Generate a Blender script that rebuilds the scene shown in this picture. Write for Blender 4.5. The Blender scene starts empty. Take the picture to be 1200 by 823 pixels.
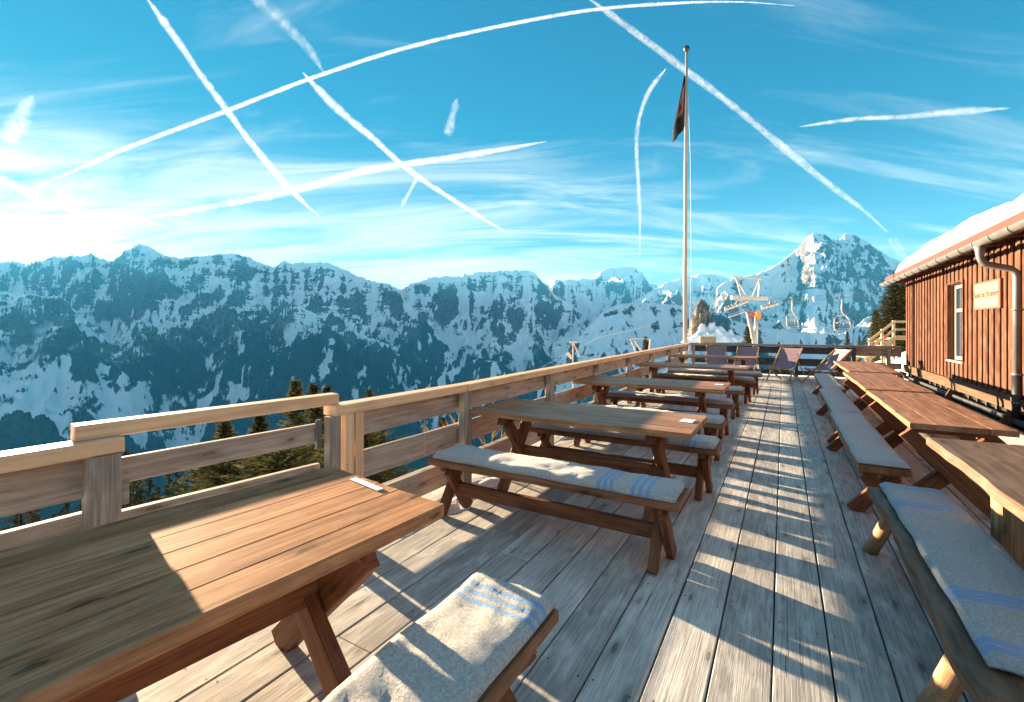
import bpy, math, random
import numpy as np
from mathutils import Vector, Matrix
R = math.radians
rnd = random.Random(7)
scene = bpy.context.scene
COL = scene.collection

# ------------------------------------------------------------------ frame of reference
# camera 1.5 m above the deck looks along +Y; the terrace runs 30.5 degrees to the right of it.
F, HZ, CAMH = 540.0, 384.0, 1.5
YAW = R(30.5)
SN, CS = math.sin(YAW), math.cos(YAW)
def D(s, l, h=0.0):            # terrace coordinates: s along the planks, l across (right = +)
    return Vector((SN*s + CS*l, CS*s - SN*l, h))
def AT(px, py, z):             # a far point seen at a picture position, at depth z
    return Vector(((px-600)/F*z, z, CAMH + (HZ-py)/F*z))
ROT = -YAW                     # object rotation: local X = l, local Y = s

# ------------------------------------------------------------------ scene bookkeeping
def tag(o, label=None, cat=None, group=None, kind=None):
    if label: o['label'] = label
    if cat: o['category'] = cat
    if group: o['group'] = group
    if kind: o['kind'] = kind
    return o
def thing(name, label, cat, loc=(0,0,0), rotz=0.0, group=None):
    o = bpy.data.objects.new(name, None); COL.objects.link(o)
    o.location = loc; o.rotation_euler = (0, 0, rotz)
    o.empty_display_size = .1
    return tag(o, label, cat, group)
def copy_tree(o, parent=None):
    c = o.copy(); COL.objects.link(c)
    if parent is not None: c.parent = parent
    for ch in o.children: copy_tree(ch, c)
    return c

class MB:
    """collects verts / faces / uvs, then links them as one mesh object"""
    def __init__(s): s.v=[]; s.f=[]; s.uv=[]; s.m=[]; s.sm=[]
    def add(s, verts, faces, uvs=None, mi=0, smooth=False):
        b=len(s.v); s.v += [tuple(p) for p in verts]
        for i,f in enumerate(faces):
            s.f.append(tuple(b+k for k in f)); s.m.append(mi); s.sm.append(smooth)
            if uvs: s.uv.append(uvs[i])
            else: s.uv.append([(verts[k][0], verts[k][1]) for k in f])
    def beam(s, p0, p1, w, t, up=(0,0,1), bev=.004, n=1, amp=0.0, mi=0, seed=None, tw=None, cut=0.0):
        """board from p0 to p1: w across, t along 'up'; n stations with edge wander amp; tw = (w0,w1)"""
        p0=Vector(p0); p1=Vector(p1); d=p1-p0; L=d.length; d.normalize()
        up=Vector(up); sx=d.cross(up)
        if sx.length<1e-5: sx=d.cross(Vector((1,0,0)))
        sx.normalize(); uz=sx.cross(d).normalized()
        r=random.Random(seed if seed is not None else rnd.random())
        u0=r.random()*40; v0=r.random()*40
        ph=[r.random()*6.28 for _ in range(6)]
        n=max(1,n)
        verts=[];
        for i in range(n+1):
            k=i/n; c=p0+d*(L*k)
            ww=w if tw is None else tw[0]+(tw[1]-tw[0])*k
            a=amp*(math.sin(k*L*3.1+ph[0])+.6*math.sin(k*L*7.3+ph[1])+.35*math.sin(k*L*17+ph[2]))*.5
            b_=amp*(math.sin(k*L*2.7+ph[3])+.6*math.sin(k*L*6.1+ph[4])+.35*math.sin(k*L*19+ph[5]))*.5
            hx0=ww/2+a; hx1=ww/2+b_; hz=t/2; e=min(bev, hz*.9)
            cs=[(-hx0,-hz+e),(-hx0+e,-hz),(hx1-e,-hz),(hx1,-hz+e),(hx1,hz-e),(hx1-e,hz),(-hx0+e,hz),(-hx0,hz-e)]
            for (x,z) in cs: verts.append(c+sx*x+uz*z+d*(cut*z*(1 if i==n else (-1 if i==0 else 0))))
        per=[0,e,w-e,w,w+t-2*e,w+t,2*w+t-2*e,2*w+t,2*w+2*t]
        faces=[];uvs=[]
        for i in range(n):
            for j in range(8):
                j2=(j+1)%8
                faces.append((i*8+j,i*8+j2,(i+1)*8+j2,(i+1)*8+j))
                ua=u0+L*i/n; ub=u0+L*(i+1)/n; va=v0+per[j]; vb=v0+per[j+1]
                uvs.append([(ua,va),(ua,vb),(ub,vb),(ub,va)])
        faces.append(tuple(range(7,-1,-1))); uvs.append([(u0+.02*math.sin(q*.785),v0+.3*w*math.cos(q*.785)) for q in range(8)])
        b=n*8; faces.append(tuple(b+q for q in range(8))); uvs.append([(u0+L+.02*math.sin(q*.785),v0+.3*w*math.cos(q*.785)) for q in range(8)])
        s.add(verts,faces,uvs,mi)
    def box(s, c, size, bev=.004, mi=0):
        c=Vector(c); x,y,z=size
        if y>=x: s.beam(c-Vector((0,y/2,0)), c+Vector((0,y/2,0)), x, z, bev=bev, mi=mi)
        else: s.beam(c-Vector((x/2,0,0)), c+Vector((x/2,0,0)), y, z, bev=bev, mi=mi)
    def tube(s, pts, rad, n=8, cap=True, mi=0, smooth=True, jit=0.0, seed=1):
        pts=[Vector(p) for p in pts]; N=len(pts)
        rad=rad if isinstance(rad,(list,tuple)) else [rad]*N
        r=random.Random(seed); verts=[];faces=[];uvs=[]
        prev=None; acc=0; lens=[0]
        for i in range(1,N): acc+=(pts[i]-pts[i-1]).length; lens.append(acc)
        for i,p in enumerate(pts):
            d=(pts[min(i+1,N-1)]-pts[max(i-1,0)]).normalized()
            ref=prev if prev is not None else (Vector((0,0,1)) if abs(d.z)<.9 else Vector((1,0,0)))
            a=(ref-d*ref.dot(d)).normalized(); prev=a; b=d.cross(a)
            for k in range(n):
                q=2*math.pi*k/n; rr=rad[i]*(1+jit*(r.random()-.5)*2)
                verts.append(p+a*(math.cos(q)*rr)+b*(math.sin(q)*rr))
        for i in range(N-1):
            for k in range(n):
                k2=(k+1)%n
                faces.append((i*n+k,i*n+k2,(i+1)*n+k2,(i+1)*n+k))
                R0=rad[i]*6.28
                uvs.append([(lens[i],R0*k/n),(lens[i],R0*(k+1)/n),(lens[i+1],R0*(k+1)/n),(lens[i+1],R0*k/n)])
        if cap:
            faces.append(tuple(range(n-1,-1,-1))); uvs.append([(0,0)]*n)
            faces.append(tuple((N-1)*n+k for k in range(n))); uvs.append([(0,0)]*n)
        s.add(verts,faces,uvs,mi,smooth)
    def quad(s, a,b,c,d, mi=0):
        s.add([a,b,c,d],[(0,1,2,3)],[[(0,0),(1,0),(1,1),(0,1)]],mi)
    def build(s, name, mat=None, parent=None, label=None):
        me=bpy.data.meshes.new(name); me.from_pydata(s.v,[],s.f)
        uvl=me.uv_layers.new(name='UVMap'); flat=[]
        for u in s.uv:
            for a in u: flat += [a[0],a[1]]
        uvl.data.foreach_set('uv',flat)
        mats=mat if isinstance(mat,(list,tuple)) else [mat]
        for m in mats:
            if m: me.materials.append(m)
        me.polygons.foreach_set('material_index',s.m); me.polygons.foreach_set('use_smooth',s.sm)
        me.update()
        o=bpy.data.objects.new(name,me); COL.objects.link(o)
        if parent is not None: o.parent=parent
        if label: o['label']=label
        return o

# ------------------------------------------------------------------ numpy noise
_rs=np.random.RandomState(11)
_perm=np.tile(_rs.permutation(512),2)
_ga=_rs.rand(512)*2*np.pi; _gx,_gy=np.cos(_ga),np.sin(_ga)
def perlin(x,y,seed=0):
    x=x+seed*37.17; y=y+seed*91.73
    xi=np.floor(x).astype(int); yi=np.floor(y).astype(int); xf=x-xi; yf=y-yi
    def g(ix,iy,dx,dy):
        h=_perm[(_perm[ix&511]+iy)&511]; return _gx[h]*dx+_gy[h]*dy
    u=xf**3*(xf*(xf*6-15)+10); v=yf**3*(yf*(yf*6-15)+10)
    a=g(xi,yi,xf,yf); b=g(xi+1,yi,xf-1,yf); c=g(xi,yi+1,xf,yf-1); d=g(xi+1,yi+1,xf-1,yf-1)
    return ((a+u*(b-a))+v*((c+u*(d-c))-(a+u*(b-a))))*1.5
def fbm(x,y,oct=5,seed=0,gain=.5):
    s=0;a=1.0
    for o in range(oct): s=s+a*perlin(x*2**o,y*2**o,seed+o); a*=gain
    return s
def ridged(x,y,oct=5,seed=0,gain=.5):
    s=0;a=1.0;w=1.0
    for o in range(oct):
        n=1-np.abs(perlin(x*2**o,y*2**o,seed+o)); n=n*n
        s=s+a*n*w; w=np.clip(n*1.4,0,1); a*=gain
    return s
def grid_mesh(name,X,Y,Z,mat,smooth=True,hole=None):
    nr,nc=X.shape
    v=np.stack([X,Y,Z],-1).reshape(-1,3).astype(np.float32)
    i=np.arange(nr*nc).reshape(nr,nc)
    q=np.stack([i[:-1,:-1],i[:-1,1:],i[1:,1:],i[1:,:-1]],-1).reshape(-1,4)
    if hole is not None:
        q=q[~hole[:-1,:-1].reshape(-1)]
    me=bpy.data.meshes.new(name); me.vertices.add(len(v)); me.vertices.foreach_set('co',v.ravel())
    me.loops.add(q.size); me.loops.foreach_set('vertex_index',q.ravel().astype(np.int32))
    me.polygons.add(len(q)); me.polygons.foreach_set('loop_start',np.arange(0,q.size,4,dtype=np.int32))
    me.polygons.foreach_set('loop_total',np.full(len(q),4,dtype=np.int32))
    me.update(calc_edges=True); me.validate()
    me.polygons.foreach_set('use_smooth',np.full(len(me.polygons),smooth))
    me.materials.append(mat)
    o=bpy.data.objects.new(name,me); COL.objects.link(o); return o

# ------------------------------------------------------------------ materials
class NT:
    def __init__(s,name):
        s.mat=bpy.data.materials.new(name); s.mat.use_nodes=True; s.t=s.mat.node_tree; s.t.nodes.clear()
        s.out=s.n('ShaderNodeOutputMaterial')
    def n(s,ty,**kw):
        nd=s.t.nodes.new(ty)
        for k,v in kw.items():
            if k.startswith('i_'): nd.inputs[k[2:].replace('_',' ')].default_value=v
            else: setattr(nd,k,v)
        return nd
    def l(s,a,b): s.t.links.new(a,b)
    def set(s,sock,v):
        if hasattr(v,'is_output') : s.l(v,sock)
        else: sock.default_value=v
    def math(s,op,a,b=0.0,c=None,clamp=False):
        nd=s.n('ShaderNodeMath',operation=op,use_clamp=clamp); s.set(nd.inputs[0],a); s.set(nd.inputs[1],b)
        if c is not None: s.set(nd.inputs[2],c)
        return nd.outputs[0]
    def vmul(s,v,sc):
        nd=s.n('ShaderNodeMapping'); nd.inputs['Scale'].default_value=sc; s.l(v,nd.inputs['Vector']); return nd.outputs[0]
    def noise(s,v,scale,detail=4,rough=.55,dist=0.0,dim='3D'):
        nd=s.n('ShaderNodeTexNoise',noise_dimensions=dim); nd.inputs['Scale'].default_value=scale; nd.inputs['Detail'].default_value=detail
        nd.inputs['Roughness'].default_value=rough; nd.inputs['Distortion'].default_value=dist
        if v is not None: s.l(v,nd.inputs['Vector'])
        return nd.outputs['Fac']
    def step(s,v,a,b,to0=0.0,to1=1.0):
        nd=s.n('ShaderNodeMapRange',interpolation_type='SMOOTHSTEP'); s.l(v,nd.inputs[0])
        nd.inputs[1].default_value=a; nd.inputs[2].default_value=b; nd.inputs[3].default_value=to0; nd.inputs[4].default_value=to1
        return nd.outputs[0]
    def mix(s,f,a,b,bt='MIX'):
        nd=s.n('ShaderNodeMix',data_type='RGBA',blend_type=bt); s.set(nd.inputs[0],f)
        for sock,v in ((nd.inputs[6],a),(nd.inputs[7],b)):
            if hasattr(v,'is_output'): s.l(v,sock)
            else: sock.default_value=(v[0],v[1],v[2],1)
        return nd.outputs[2]
    def bump(s,h,strength,dist):
        nd=s.n('ShaderNodeBump'); nd.inputs['Strength'].default_value=strength; nd.inputs['Distance'].default_value=dist
        s.l(h,nd.inputs['Height']); return nd.outputs[0]
    def bsdf(s,col,rough=.6,normal=None,spec=.3,metal=0.0,**kw):
        nd=s.n('ShaderNodeBsdfPrincipled')
        if hasattr(col,'is_output'): s.l(col,nd.inputs['Base Color'])
        else: nd.inputs['Base Color'].default_value=(col[0],col[1],col[2],1)
        s.set(nd.inputs['Roughness'],rough); nd.inputs['Specular IOR Level'].default_value=spec; nd.inputs['Metallic'].default_value=metal
        if normal is not None: s.l(normal,nd.inputs['Normal'])
        for k,v in kw.items(): nd.inputs[k.replace('_',' ')].default_value=v
        s.l(nd.outputs[0],s.out.inputs['Surface']); return nd
    def rand_island(s): return s.n('ShaderNodeNewGeometry').outputs['Random Per Island']
    def uv(s):
        return s.n('ShaderNodeTexCoord').outputs['UV']

def wood(name,dark,light,rough=.55,grain=1.0,knots=.5,vary=.35,wear=None,wear_amt=0.0,bump=.25,spec=.25,crack=0.0,gv=34):
    t=NT(name); uv=t.uv()
    a=t.noise(t.vmul(uv,(1.3,gv,1)),1.0*grain,8,.66,.6)
    b=t.noise(t.vmul(uv,(5,210,1)),1.0,3,.6)
    g=t.math('ADD',t.math('MULTIPLY',a,.72),t.math('MULTIPLY',b,.28))
    base=t.mix(t.step(g,.34,.66),dark,light)
    rp=t.rand_island()
    base=t.mix(1.0,base,t.mix(rp,(1-vary,1-vary,1-vary),(1+vary*.6,1+vary*.6,1+vary*.6)),'MULTIPLY')
    # big soft blotches
    bl=t.noise(t.vmul(uv,(1.2,4,1)),1.6,3)
    base=t.mix(t.step(bl,.42,.75,0,.45),base,(dark[0]*.6,dark[1]*.6,dark[2]*.65))
    if knots>0:
        vo=t.n('ShaderNodeTexVoronoi',feature='F1',voronoi_dimensions='2D'); vo.inputs['Scale'].default_value=1.0; t.l(t.vmul(uv,(2.1,7.0,1)),vo.inputs['Vector'])
        kd=t.math('ADD',vo.outputs['Distance'],t.math('MULTIPLY',t.math('SUBTRACT',a,.5),.12))
        kn=t.math('ADD',t.step(kd,.045,.085,1,0),t.math('MULTIPLY',t.step(kd,.06,.26,1,0),.42),clamp=True)
        sel=t.step(vo.outputs['Color'],.52,.56)   # only some of the cells carry a knot
        km=t.math('MULTIPLY',t.math('MULTIPLY',kn,sel),knots)
        base=t.mix(km,base,(dark[0]*.35,dark[1]*.32,dark[2]*.3))
    if wear is not None:
        w=t.noise(t.vmul(uv,(1.5,5,1)),2.3,6,.65)
        base=t.mix(t.step(w,.45,.7,0,wear_amt),base,wear)
    h=g
    if crack>0:
        c=t.noise(t.vmul(uv,(1.1,60,1)),1.0,4,.7,.4)
        cm=t.step(c,.62,.70,0,crack)
        base=t.mix(cm,base,(dark[0]*.3,dark[1]*.3,dark[2]*.3))
        h=t.math('SUBTRACT',g,cm)
    sc=t.noise(t.vmul(uv,(30,30,1)),1.0,4,.7)
    base=t.mix(t.step(sc,.58,.75,0,.25),base,(light[0]*1.25,light[1]*1.2,light[2]*1.2))
    nrm=t.bump(h,bump,.004)
    t.bsdf(base,t.math('ADD',rough-.1,t.math('MULTIPLY',a,.2)),nrm,spec)
    return t.mat

def plain(name,col,rough=.5,metal=0.0,spec=.4,vary=.12,scale=8.0,bump=0.0):
    t=NT(name); oc=t.n('ShaderNodeTexCoord').outputs['Object']
    n=t.noise(oc,scale,5,.6)
    base=t.mix(t.step(n,.3,.7),tuple(c*(1-vary) for c in col),tuple(min(1,c*(1+vary)) for c in col))
    nrm=t.bump(n,bump,.01) if bump>0 else None
    t.bsdf(base,rough,nrm,spec,metal); return t.mat

def fabric(name,col,stripes,scol,fuzz=1.0):
    """wool blanket cloth; uv.x = distance from the nearer end of the cushion, in metres"""
    t=NT(name); tc=t.n('ShaderNodeTexCoord'); uv=tc.outputs['UV']; oc=tc.outputs['Object']
    n=t.noise(oc,95,4,.7); n2=t.noise(oc,260,3,.7); n3=t.noise(oc,7,3)
    base=t.mix(t.step(n,.35,.68),tuple(c*.68 for c in col),tuple(min(.95,c*1.2) for c in col))
    base=t.mix(t.step(n2,.5,.75,0,.35),base,tuple(c*.42 for c in col))
    base=t.mix(t.step(n3,.4,.7,0,.25),base,tuple(c*.75 for c in col))
    sx=t.n('ShaderNodeSeparateXYZ'); t.l(uv,sx.inputs[0]); u=sx.outputs[0]
    uj=t.math('ADD',u,t.math('MULTIPLY',t.math('SUBTRACT',n,.5),.012))
    for (a,w) in stripes:
        d=t.math('ABSOLUTE',t.math('SUBTRACT',uj,a))
        base=t.mix(t.math('MULTIPLY',t.step(d,w*.4,w*.75,1,0),.8),base,scol)
    h=t.math('ADD',n,t.math('MULTIPLY',n2,.6))
    nd=t.bsdf(base,.95,t.bump(h,.9*fuzz,.006),.1)
    nd.inputs['Sheen Weight'].default_value=.35; nd.inputs['Sheen Roughness'].default_value=.6
    return t.mat

M={}
M['table']=wood('table_wood',(.19,.078,.034),(.48,.24,.115),.5,1.2,.8,.3,wear=(.52,.31,.18),wear_amt=.5,bump=.22,spec=.2)
M['table_grey']=wood('worn_table_wood',(.18,.082,.042),(.53,.25,.118),.75,1.2,1.0,.3,wear=(.58,.33,.18),wear_amt=.5,bump=.3,spec=.06)
M['table_red']=wood('red_brown_table_wood',(.17,.075,.038),(.42,.20,.105),.55,1.2,.9,.22,wear=(.48,.28,.17),wear_amt=.5,bump=.25,spec=.15)
M['leg']=wood('stained_leg_wood',(.085,.028,.011),(.27,.10,.04),.55,1.2,.8,.35,bump=.25,wear=(.30,.15,.08),wear_amt=.4)
M['bench']=wood('bench_seat_wood',(.12,.045,.019),(.34,.15,.07),.55,1.2,.8,.3,bump=.3,wear=(.38,.22,.13),wear_amt=.4)
M['slab']=wood('live_edge_slab_wood',(.07,.045,.032),(.20,.13,.085),.55,1,.9,.25,wear=(.27,.2,.15),wear_amt=.45,bump=.3)
M['log']=wood('peeled_log_wood',(.22,.12,.06),(.50,.33,.19),.55,1,.6,.2,bump=.3)
M['darkslab']=wood('dark_bench_slab_wood',(.055,.028,.016),(.17,.095,.055),.55,1,.6,.2,wear=(.33,.22,.15),wear_amt=.35,bump=.4)
M['cap']=wood('new_rail_wood',(.66,.39,.21),(.86,.60,.37),.55,1,.35,.12,bump=.12)
M['board']=wood('weathered_rail_wood',(.255,.195,.15),(.50,.41,.335),.75,1.2,.8,.22,wear=(.58,.50,.43),wear_amt=.4,bump=.3,spec=.15,crack=.35)
M['post']=wood('weathered_post_wood',(.19,.155,.13),(.43,.37,.31),.75,1.2,.7,.25,wear=(.5,.45,.41),wear_amt=.5,bump=.35,spec=.15,crack=.55)
M['deck']=wood('deck_plank_wood',(.30,.28,.26),(.62,.58,.53),.75,1.9,.75,.24,wear=(.74,.71,.66),wear_amt=.55,bump=.55,spec=.12,crack=.9,gv=55)
M['clad']=wood('cladding_wood',(.062,.024,.015),(.155,.066,.038),.65,1.2,.8,.5,wear=(.21,.115,.075),wear_amt=.55,bump=.3,spec=.12,crack=.4)
M['beam']=wood('base_beam_wood',(.065,.034,.018),(.14,.082,.046),.65,1,.6,.2,bump=.25,crack=.3)
M['chairwood']=wood('deckchair_wood',(.28,.18,.1),(.46,.33,.21),.5,1,.2,.2,bump=.1)
M['stairwood']=wood('stair_wood',(.20,.14,.08),(.36,.27,.17),.6,1,.3,.15,bump=.1)
M['wool']=fabric('grey_wool_cloth',(.47,.45,.43),[(.17,.022),(.215,.022),(.26,.022),(.40,.02),(.44,.02),(.48,.02)],(.10,.30,.58))
M['wool_plain']=fabric('plain_grey_wool_cloth',(.40,.39,.385),[],(.1,.2,.4))
M['wool_pale']=fabric('cream_wool_cloth',(.56,.53,.49),[(.10,.022),(.145,.022),(.19,.022)],(.12,.36,.66),1.4)
M['wool_dark']=fabric('dull_grey_wool_cloth',(.36,.355,.36),[(.07,.03),(.115,.03),(.40,.024),(.435,.024),(.47,.024)],(.10,.24,.50))
M['white']=plain('white_paint',(.42,.40,.37),.5,0,.4,.06)
M['zinc']=plain('zinc_metal',(.15,.15,.15),.45,.3,.5,.15,4)
M['black']=plain('black_paint',(.02,.02,.021),.5)
M['dark']=plain('dark_and_shaded_boards',(.055,.06,.068),.6,0,.3,.3,5)  # shade put into colour on the far railing; plain dark parts elsewhere
M['red']=plain('red_sheet_metal',(.17,.034,.022),.5,0,.4,.1,3)
M['steel']=plain('galvanised_steel',(.30,.29,.28),.45,.3,.5,.12,2)
M['signred']=plain('red_sign_paint',(.32,.03,.02),.5)
M['signor']=plain('orange_sign_paint',(.42,.17,.012),.5)
M['cloth']=plain('mauve_canvas',(.23,.17,.21),.9,0,.1,.15,20)
M['paper']=plain('white_paper',(.78,.8,.82),.6,0,.3,.03)
M['nail']=plain('rusty_nail_heads',(.06,.045,.038),.6,.2)
M['rope']=plain('pale_rope',(.6,.57,.52),.8)
M['cable']=plain('steel_cable',(.10,.105,.11),.6,.2)
M['text']=plain('sign_lettering',(.045,.02,.015),.6)
M['pole']=plain('painted_pole',(.27,.255,.235),.45,0,.4,.08,3)

def m_glass():
    t=NT('window_glass'); oc=t.n('ShaderNodeTexCoord').outputs['Object']
    nd=t.bsdf((.02,.035,.06),.06,t.bump(t.noise(oc,2.0,2),.05,.02),.25); return t.mat
M['glass']=m_glass()
def m_curtain():
    t=NT('curtain'); oc=t.n('ShaderNodeTexCoord').outputs['Object']
    w=t.n('ShaderNodeTexWave'); w.inputs['Scale'].default_value=9; w.inputs['Distortion'].default_value=2; t.l(oc,w.inputs['Vector'])
    t.bsdf(t.mix(w.outputs['Fac'],(.10,.16,.30),(.5,.5,.52)),.9); return t.mat
M['curtain']=m_curtain()
def m_flag():
    t=NT('flag_cloth'); uv=t.uv()
    n=t.noise(uv,5.5,3,.6,.8); sx=t.n('ShaderNodeSeparateXYZ'); t.l(uv,sx.inputs[0])
    u=sx.outputs[0]; v=sx.outputs[1]
    emb=t.math('MULTIPLY',t.step(t.math('ABSOLUTE',t.math('SUBTRACT',v,.56)),.2,.3,1,0),t.step(t.math('ABSOLUTE',t.math('SUBTRACT',u,.62)),.22,.34,1,0))
    c=t.mix(emb,(.02,.021,.027),(.24,.155,.15))
    c=t.mix(t.math('MULTIPLY',emb,t.step(n,.5,.56)),c,(.13,.02,.016))
    red=t.step(t.math('ABSOLUTE',t.math('SUBTRACT',u,.2)),.05,.1,.8,0)
    c=t.mix(t.math('MULTIPLY',red,t.step(v,.3,.45)),c,(.10,.025,.02))
    t.bsdf(c,.85,None,.1); return t.mat
M['flag']=m_flag()
def m_snow(name='snow',sc=1.0):
    t=NT(name); oc=t.n('ShaderNodeTexCoord').outputs['Object']
    n=t.noise(oc,2.2*sc,6,.6); n2=t.noise(oc,28*sc,3)
    h=t.math('ADD',n,t.math('MULTIPLY',n2,.12))
    t.bsdf(t.mix(n2,(.78,.80,.83),(.88,.89,.90)),.75,t.bump(h,.5,.08),.2); return t.mat
M['snow']=m_snow()
def m_leaf(name,a,b):
    t=NT(name); rp=t.rand_island(); oi=t.n('ShaderNodeObjectInfo').outputs['Random']
    c=t.mix(rp,a,b); c=t.mix(1.0,c,t.mix(oi,(.75,.8,.8),(1.25,1.15,1.0)),'MULTIPLY')
    d=t.n('ShaderNodeBsdfDiffuse'); t.l(c,d.inputs['Color'])
    tr=t.n('ShaderNodeBsdfTranslucent'); t.l(c,tr.inputs['Color'])
    mx=t.n('ShaderNodeMixShader'); mx.inputs[0].default_value=.3; t.l(d.outputs[0],mx.inputs[1]); t.l(tr.outputs[0],mx.inputs[2])
    t.l(mx.outputs[0],t.out.inputs['Surface']); return t.mat
M['needle']=m_leaf('conifer_needles',(.018,.025,.011),(.085,.078,.036))
M['needle_far']=m_leaf('far_conifer_needles',(.010,.016,.011),(.042,.044,.026))
M['twig']=m_leaf('dry_twigs',(.25,.17,.09),(.42,.33,.2))
M['bark']=plain('conifer_bark',(.07,.045,.03),.9,0,.1,.3,9,.4)

def m_mountain():
    t=NT('mountain_rock_and_snow'); g=t.n('ShaderNodeNewGeometry')
    pos=g.outputs['Position']; sp=t.n('ShaderNodeSeparateXYZ'); t.l(pos,sp.inputs[0])
    sn=t.n('ShaderNodeSeparateXYZ'); t.l(g.outputs['Normal'],sn.inputs[0]); nz=sn.outputs[2]
    n1=t.noise(pos,.0035,8,.62); n2=t.noise(pos,.03,7,.7); n3=t.noise(pos,.011,5,.6)
    wv=t.n('ShaderNodeVectorMath',operation='ADD')
    strat=t.noise(t.vmul(pos,(.0045,.0014,.021)),1.0,8,.68,.6)
    gul=t.noise(t.vmul(pos,(.009,.0016,.003)),1.0,6,.65,.5)
    sc=t.math('ADD',t.math('ADD',t.math('MULTIPLY',nz,1.15),t.step(sp.outputs[0],-200,1500,0,.10)),t.math('ADD',t.math('MULTIPLY',t.math('SUBTRACT',n1,.5),.28),
        t.math('ADD',t.math('MULTIPLY',t.math('SUBTRACT',strat,.5),.95),t.math('MULTIPLY',t.math('SUBTRACT',n2,.5),.75))))
    rib=t.n('ShaderNodeAttribute',attribute_name='rib').outputs['Fac']
    sc=t.math('ADD',sc,t.math('MULTIPLY',t.math('SUBTRACT',.45,rib),.62))
    snow=t.step(sc,.60,.72)
    rock=t.mix(t.step(n2,.35,.65),(.03,.03,.031),(.15,.142,.135))
    snowc=t.mix(n1,(.72,.80,.86),(.84,.88,.91))
    base=t.mix(snow,rock,snowc)
    # forest below the tree line; the line is lower towards the right
    tl=t.math('SUBTRACT',-40.0,t.math('MULTIPLY',t.math('MAXIMUM',t.math('ADD',sp.outputs[0],500.0),0.0),.33))
    dz=t.math('SUBTRACT',tl,sp.outputs[2])
    n0=t.noise(pos,.0009,4,.55)
    dzn=t.math('ADD',dz,t.math('ADD',t.math('MULTIPLY',t.math('SUBTRACT',n1,.5),900.0),t.math('MULTIPLY',t.math('SUBTRACT',n0,.5),1500.0)))
    fo=t.step(dzn,-60,120)
    thin=t.math('ADD',t.math('ADD',t.math('MULTIPLY',n3,.5),t.math('MULTIPLY',gul,.95)),t.math('MULTIPLY',t.math('SUBTRACT',n0,.5),.45))
    thin=t.math('ADD',thin,t.math('MULTIPLY',dz,-.00042))
    thin=t.math('ADD',thin,t.math('MULTIPLY',t.math('SUBTRACT',.42,rib),.75))
    gap=t.step(thin,.575,.63)
    fcol=t.mix(t.step(n2,.4,.6),(.010,.016,.015),(.030,.040,.034))
    fcol=t.mix(gap,fcol,(.68,.76,.82))
    base=t.mix(fo,base,fcol)
    h=t.math('ADD',t.math('MULTIPLY',n2,22.0),t.math('ADD',t.math('MULTIPLY',strat,40.0),t.math('MULTIPLY',n3,30.0)))
    t.bsdf(base,.9,t.bump(h,.55,1.0),.05); return t.mat
M['mount']=m_mountain()

# ------------------------------------------------------------------ sky, sun, haze
SUN_AZ, SUN_EL = R(-46.5), R(8.05)
world=bpy.data.worlds.new("World"); scene.world=world; world.use_nodes=True
wt=world.node_tree; wt.nodes.clear()
def W(ty,**kw):
    nd=wt.nodes.new(ty)
    for k,v in kw.items(): setattr(nd,k,v)
    return nd
wl=wt.links.new
wo=W('ShaderNodeOutputWorld'); bg=W('ShaderNodeBackground'); wl(bg.outputs[0],wo.inputs['Surface'])
sky=W('ShaderNodeTexSky',sky_type='NISHITA'); sky.sun_disc=False
sky.sun_elevation=SUN_EL; sky.sun_rotation=SUN_AZ; sky.altitude=1500; sky.air_density=1.0; sky.dust_density=.22; sky.ozone_density=2.0
bg.inputs['Strength'].default_value=.071
tcw=W('ShaderNodeTexCoord'); sp=W('ShaderNodeSeparateXYZ'); wl(tcw.outputs['Generated'],sp.inputs[0])
den=W('ShaderNodeVectorMath',operation='MULTIPLY_ADD'); wl(sky.outputs[0],den.inputs[0]); den.inputs[1].default_value=(.36,.36,.36); den.inputs[2].default_value=(1,1,1)
soft=W('ShaderNodeVectorMath',operation='DIVIDE'); wl(sky.outputs[0],soft.inputs[0]); wl(den.outputs[0],soft.inputs[1])
tr_=W('ShaderNodeMapRange',data_type='FLOAT_VECTOR',interpolation_type='SMOOTHSTEP')
wl(sp.outputs[2],tr_.inputs['Vector'])
tr_.inputs[7].default_value=(.0,.0,.0); tr_.inputs[8].default_value=(.42,.42,.42); tr_.inputs[9].default_value=(.42,.70,.84); tr_.inputs[10].default_value=(.085,.53,.72)
tint=W('ShaderNodeVectorMath',operation='MULTIPLY'); wl(soft.outputs[0],tint.inputs[0]); wl(tr_.outputs['Vector'],tint.inputs[1])
# thin cirrus, laid out on the sky by direction
def wm(op,a,b=0.0,clamp=False):
    nd=W('ShaderNodeMath',operation=op,use_clamp=clamp)
    for i,v in enumerate((a,b)):
        if hasattr(v,'is_output'): wl(v,nd.inputs[i])
        else: nd.inputs[i].default_value=v
    return nd.outputs[0]
def wstep(v,a,b,o0=0.0,o1=1.0):
    nd=W('ShaderNodeMapRange',interpolation_type='SMOOTHSTEP'); wl(v,nd.inputs[0])
    for i,q in enumerate((a,b,o0,o1)): nd.inputs[i+1].default_value=q
    return nd.outputs[0]
zc=wm('MAXIMUM',sp.outputs[2],.03)
pxn=wm('DIVIDE',sp.outputs[0],wm('ADD',zc,.25)); pyn=wm('DIVIDE',sp.outputs[1],wm('ADD',zc,.25))
cv=W('ShaderNodeCombineXYZ'); wl(pxn,cv.inputs[0]); wl(pyn,cv.inputs[1])
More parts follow.
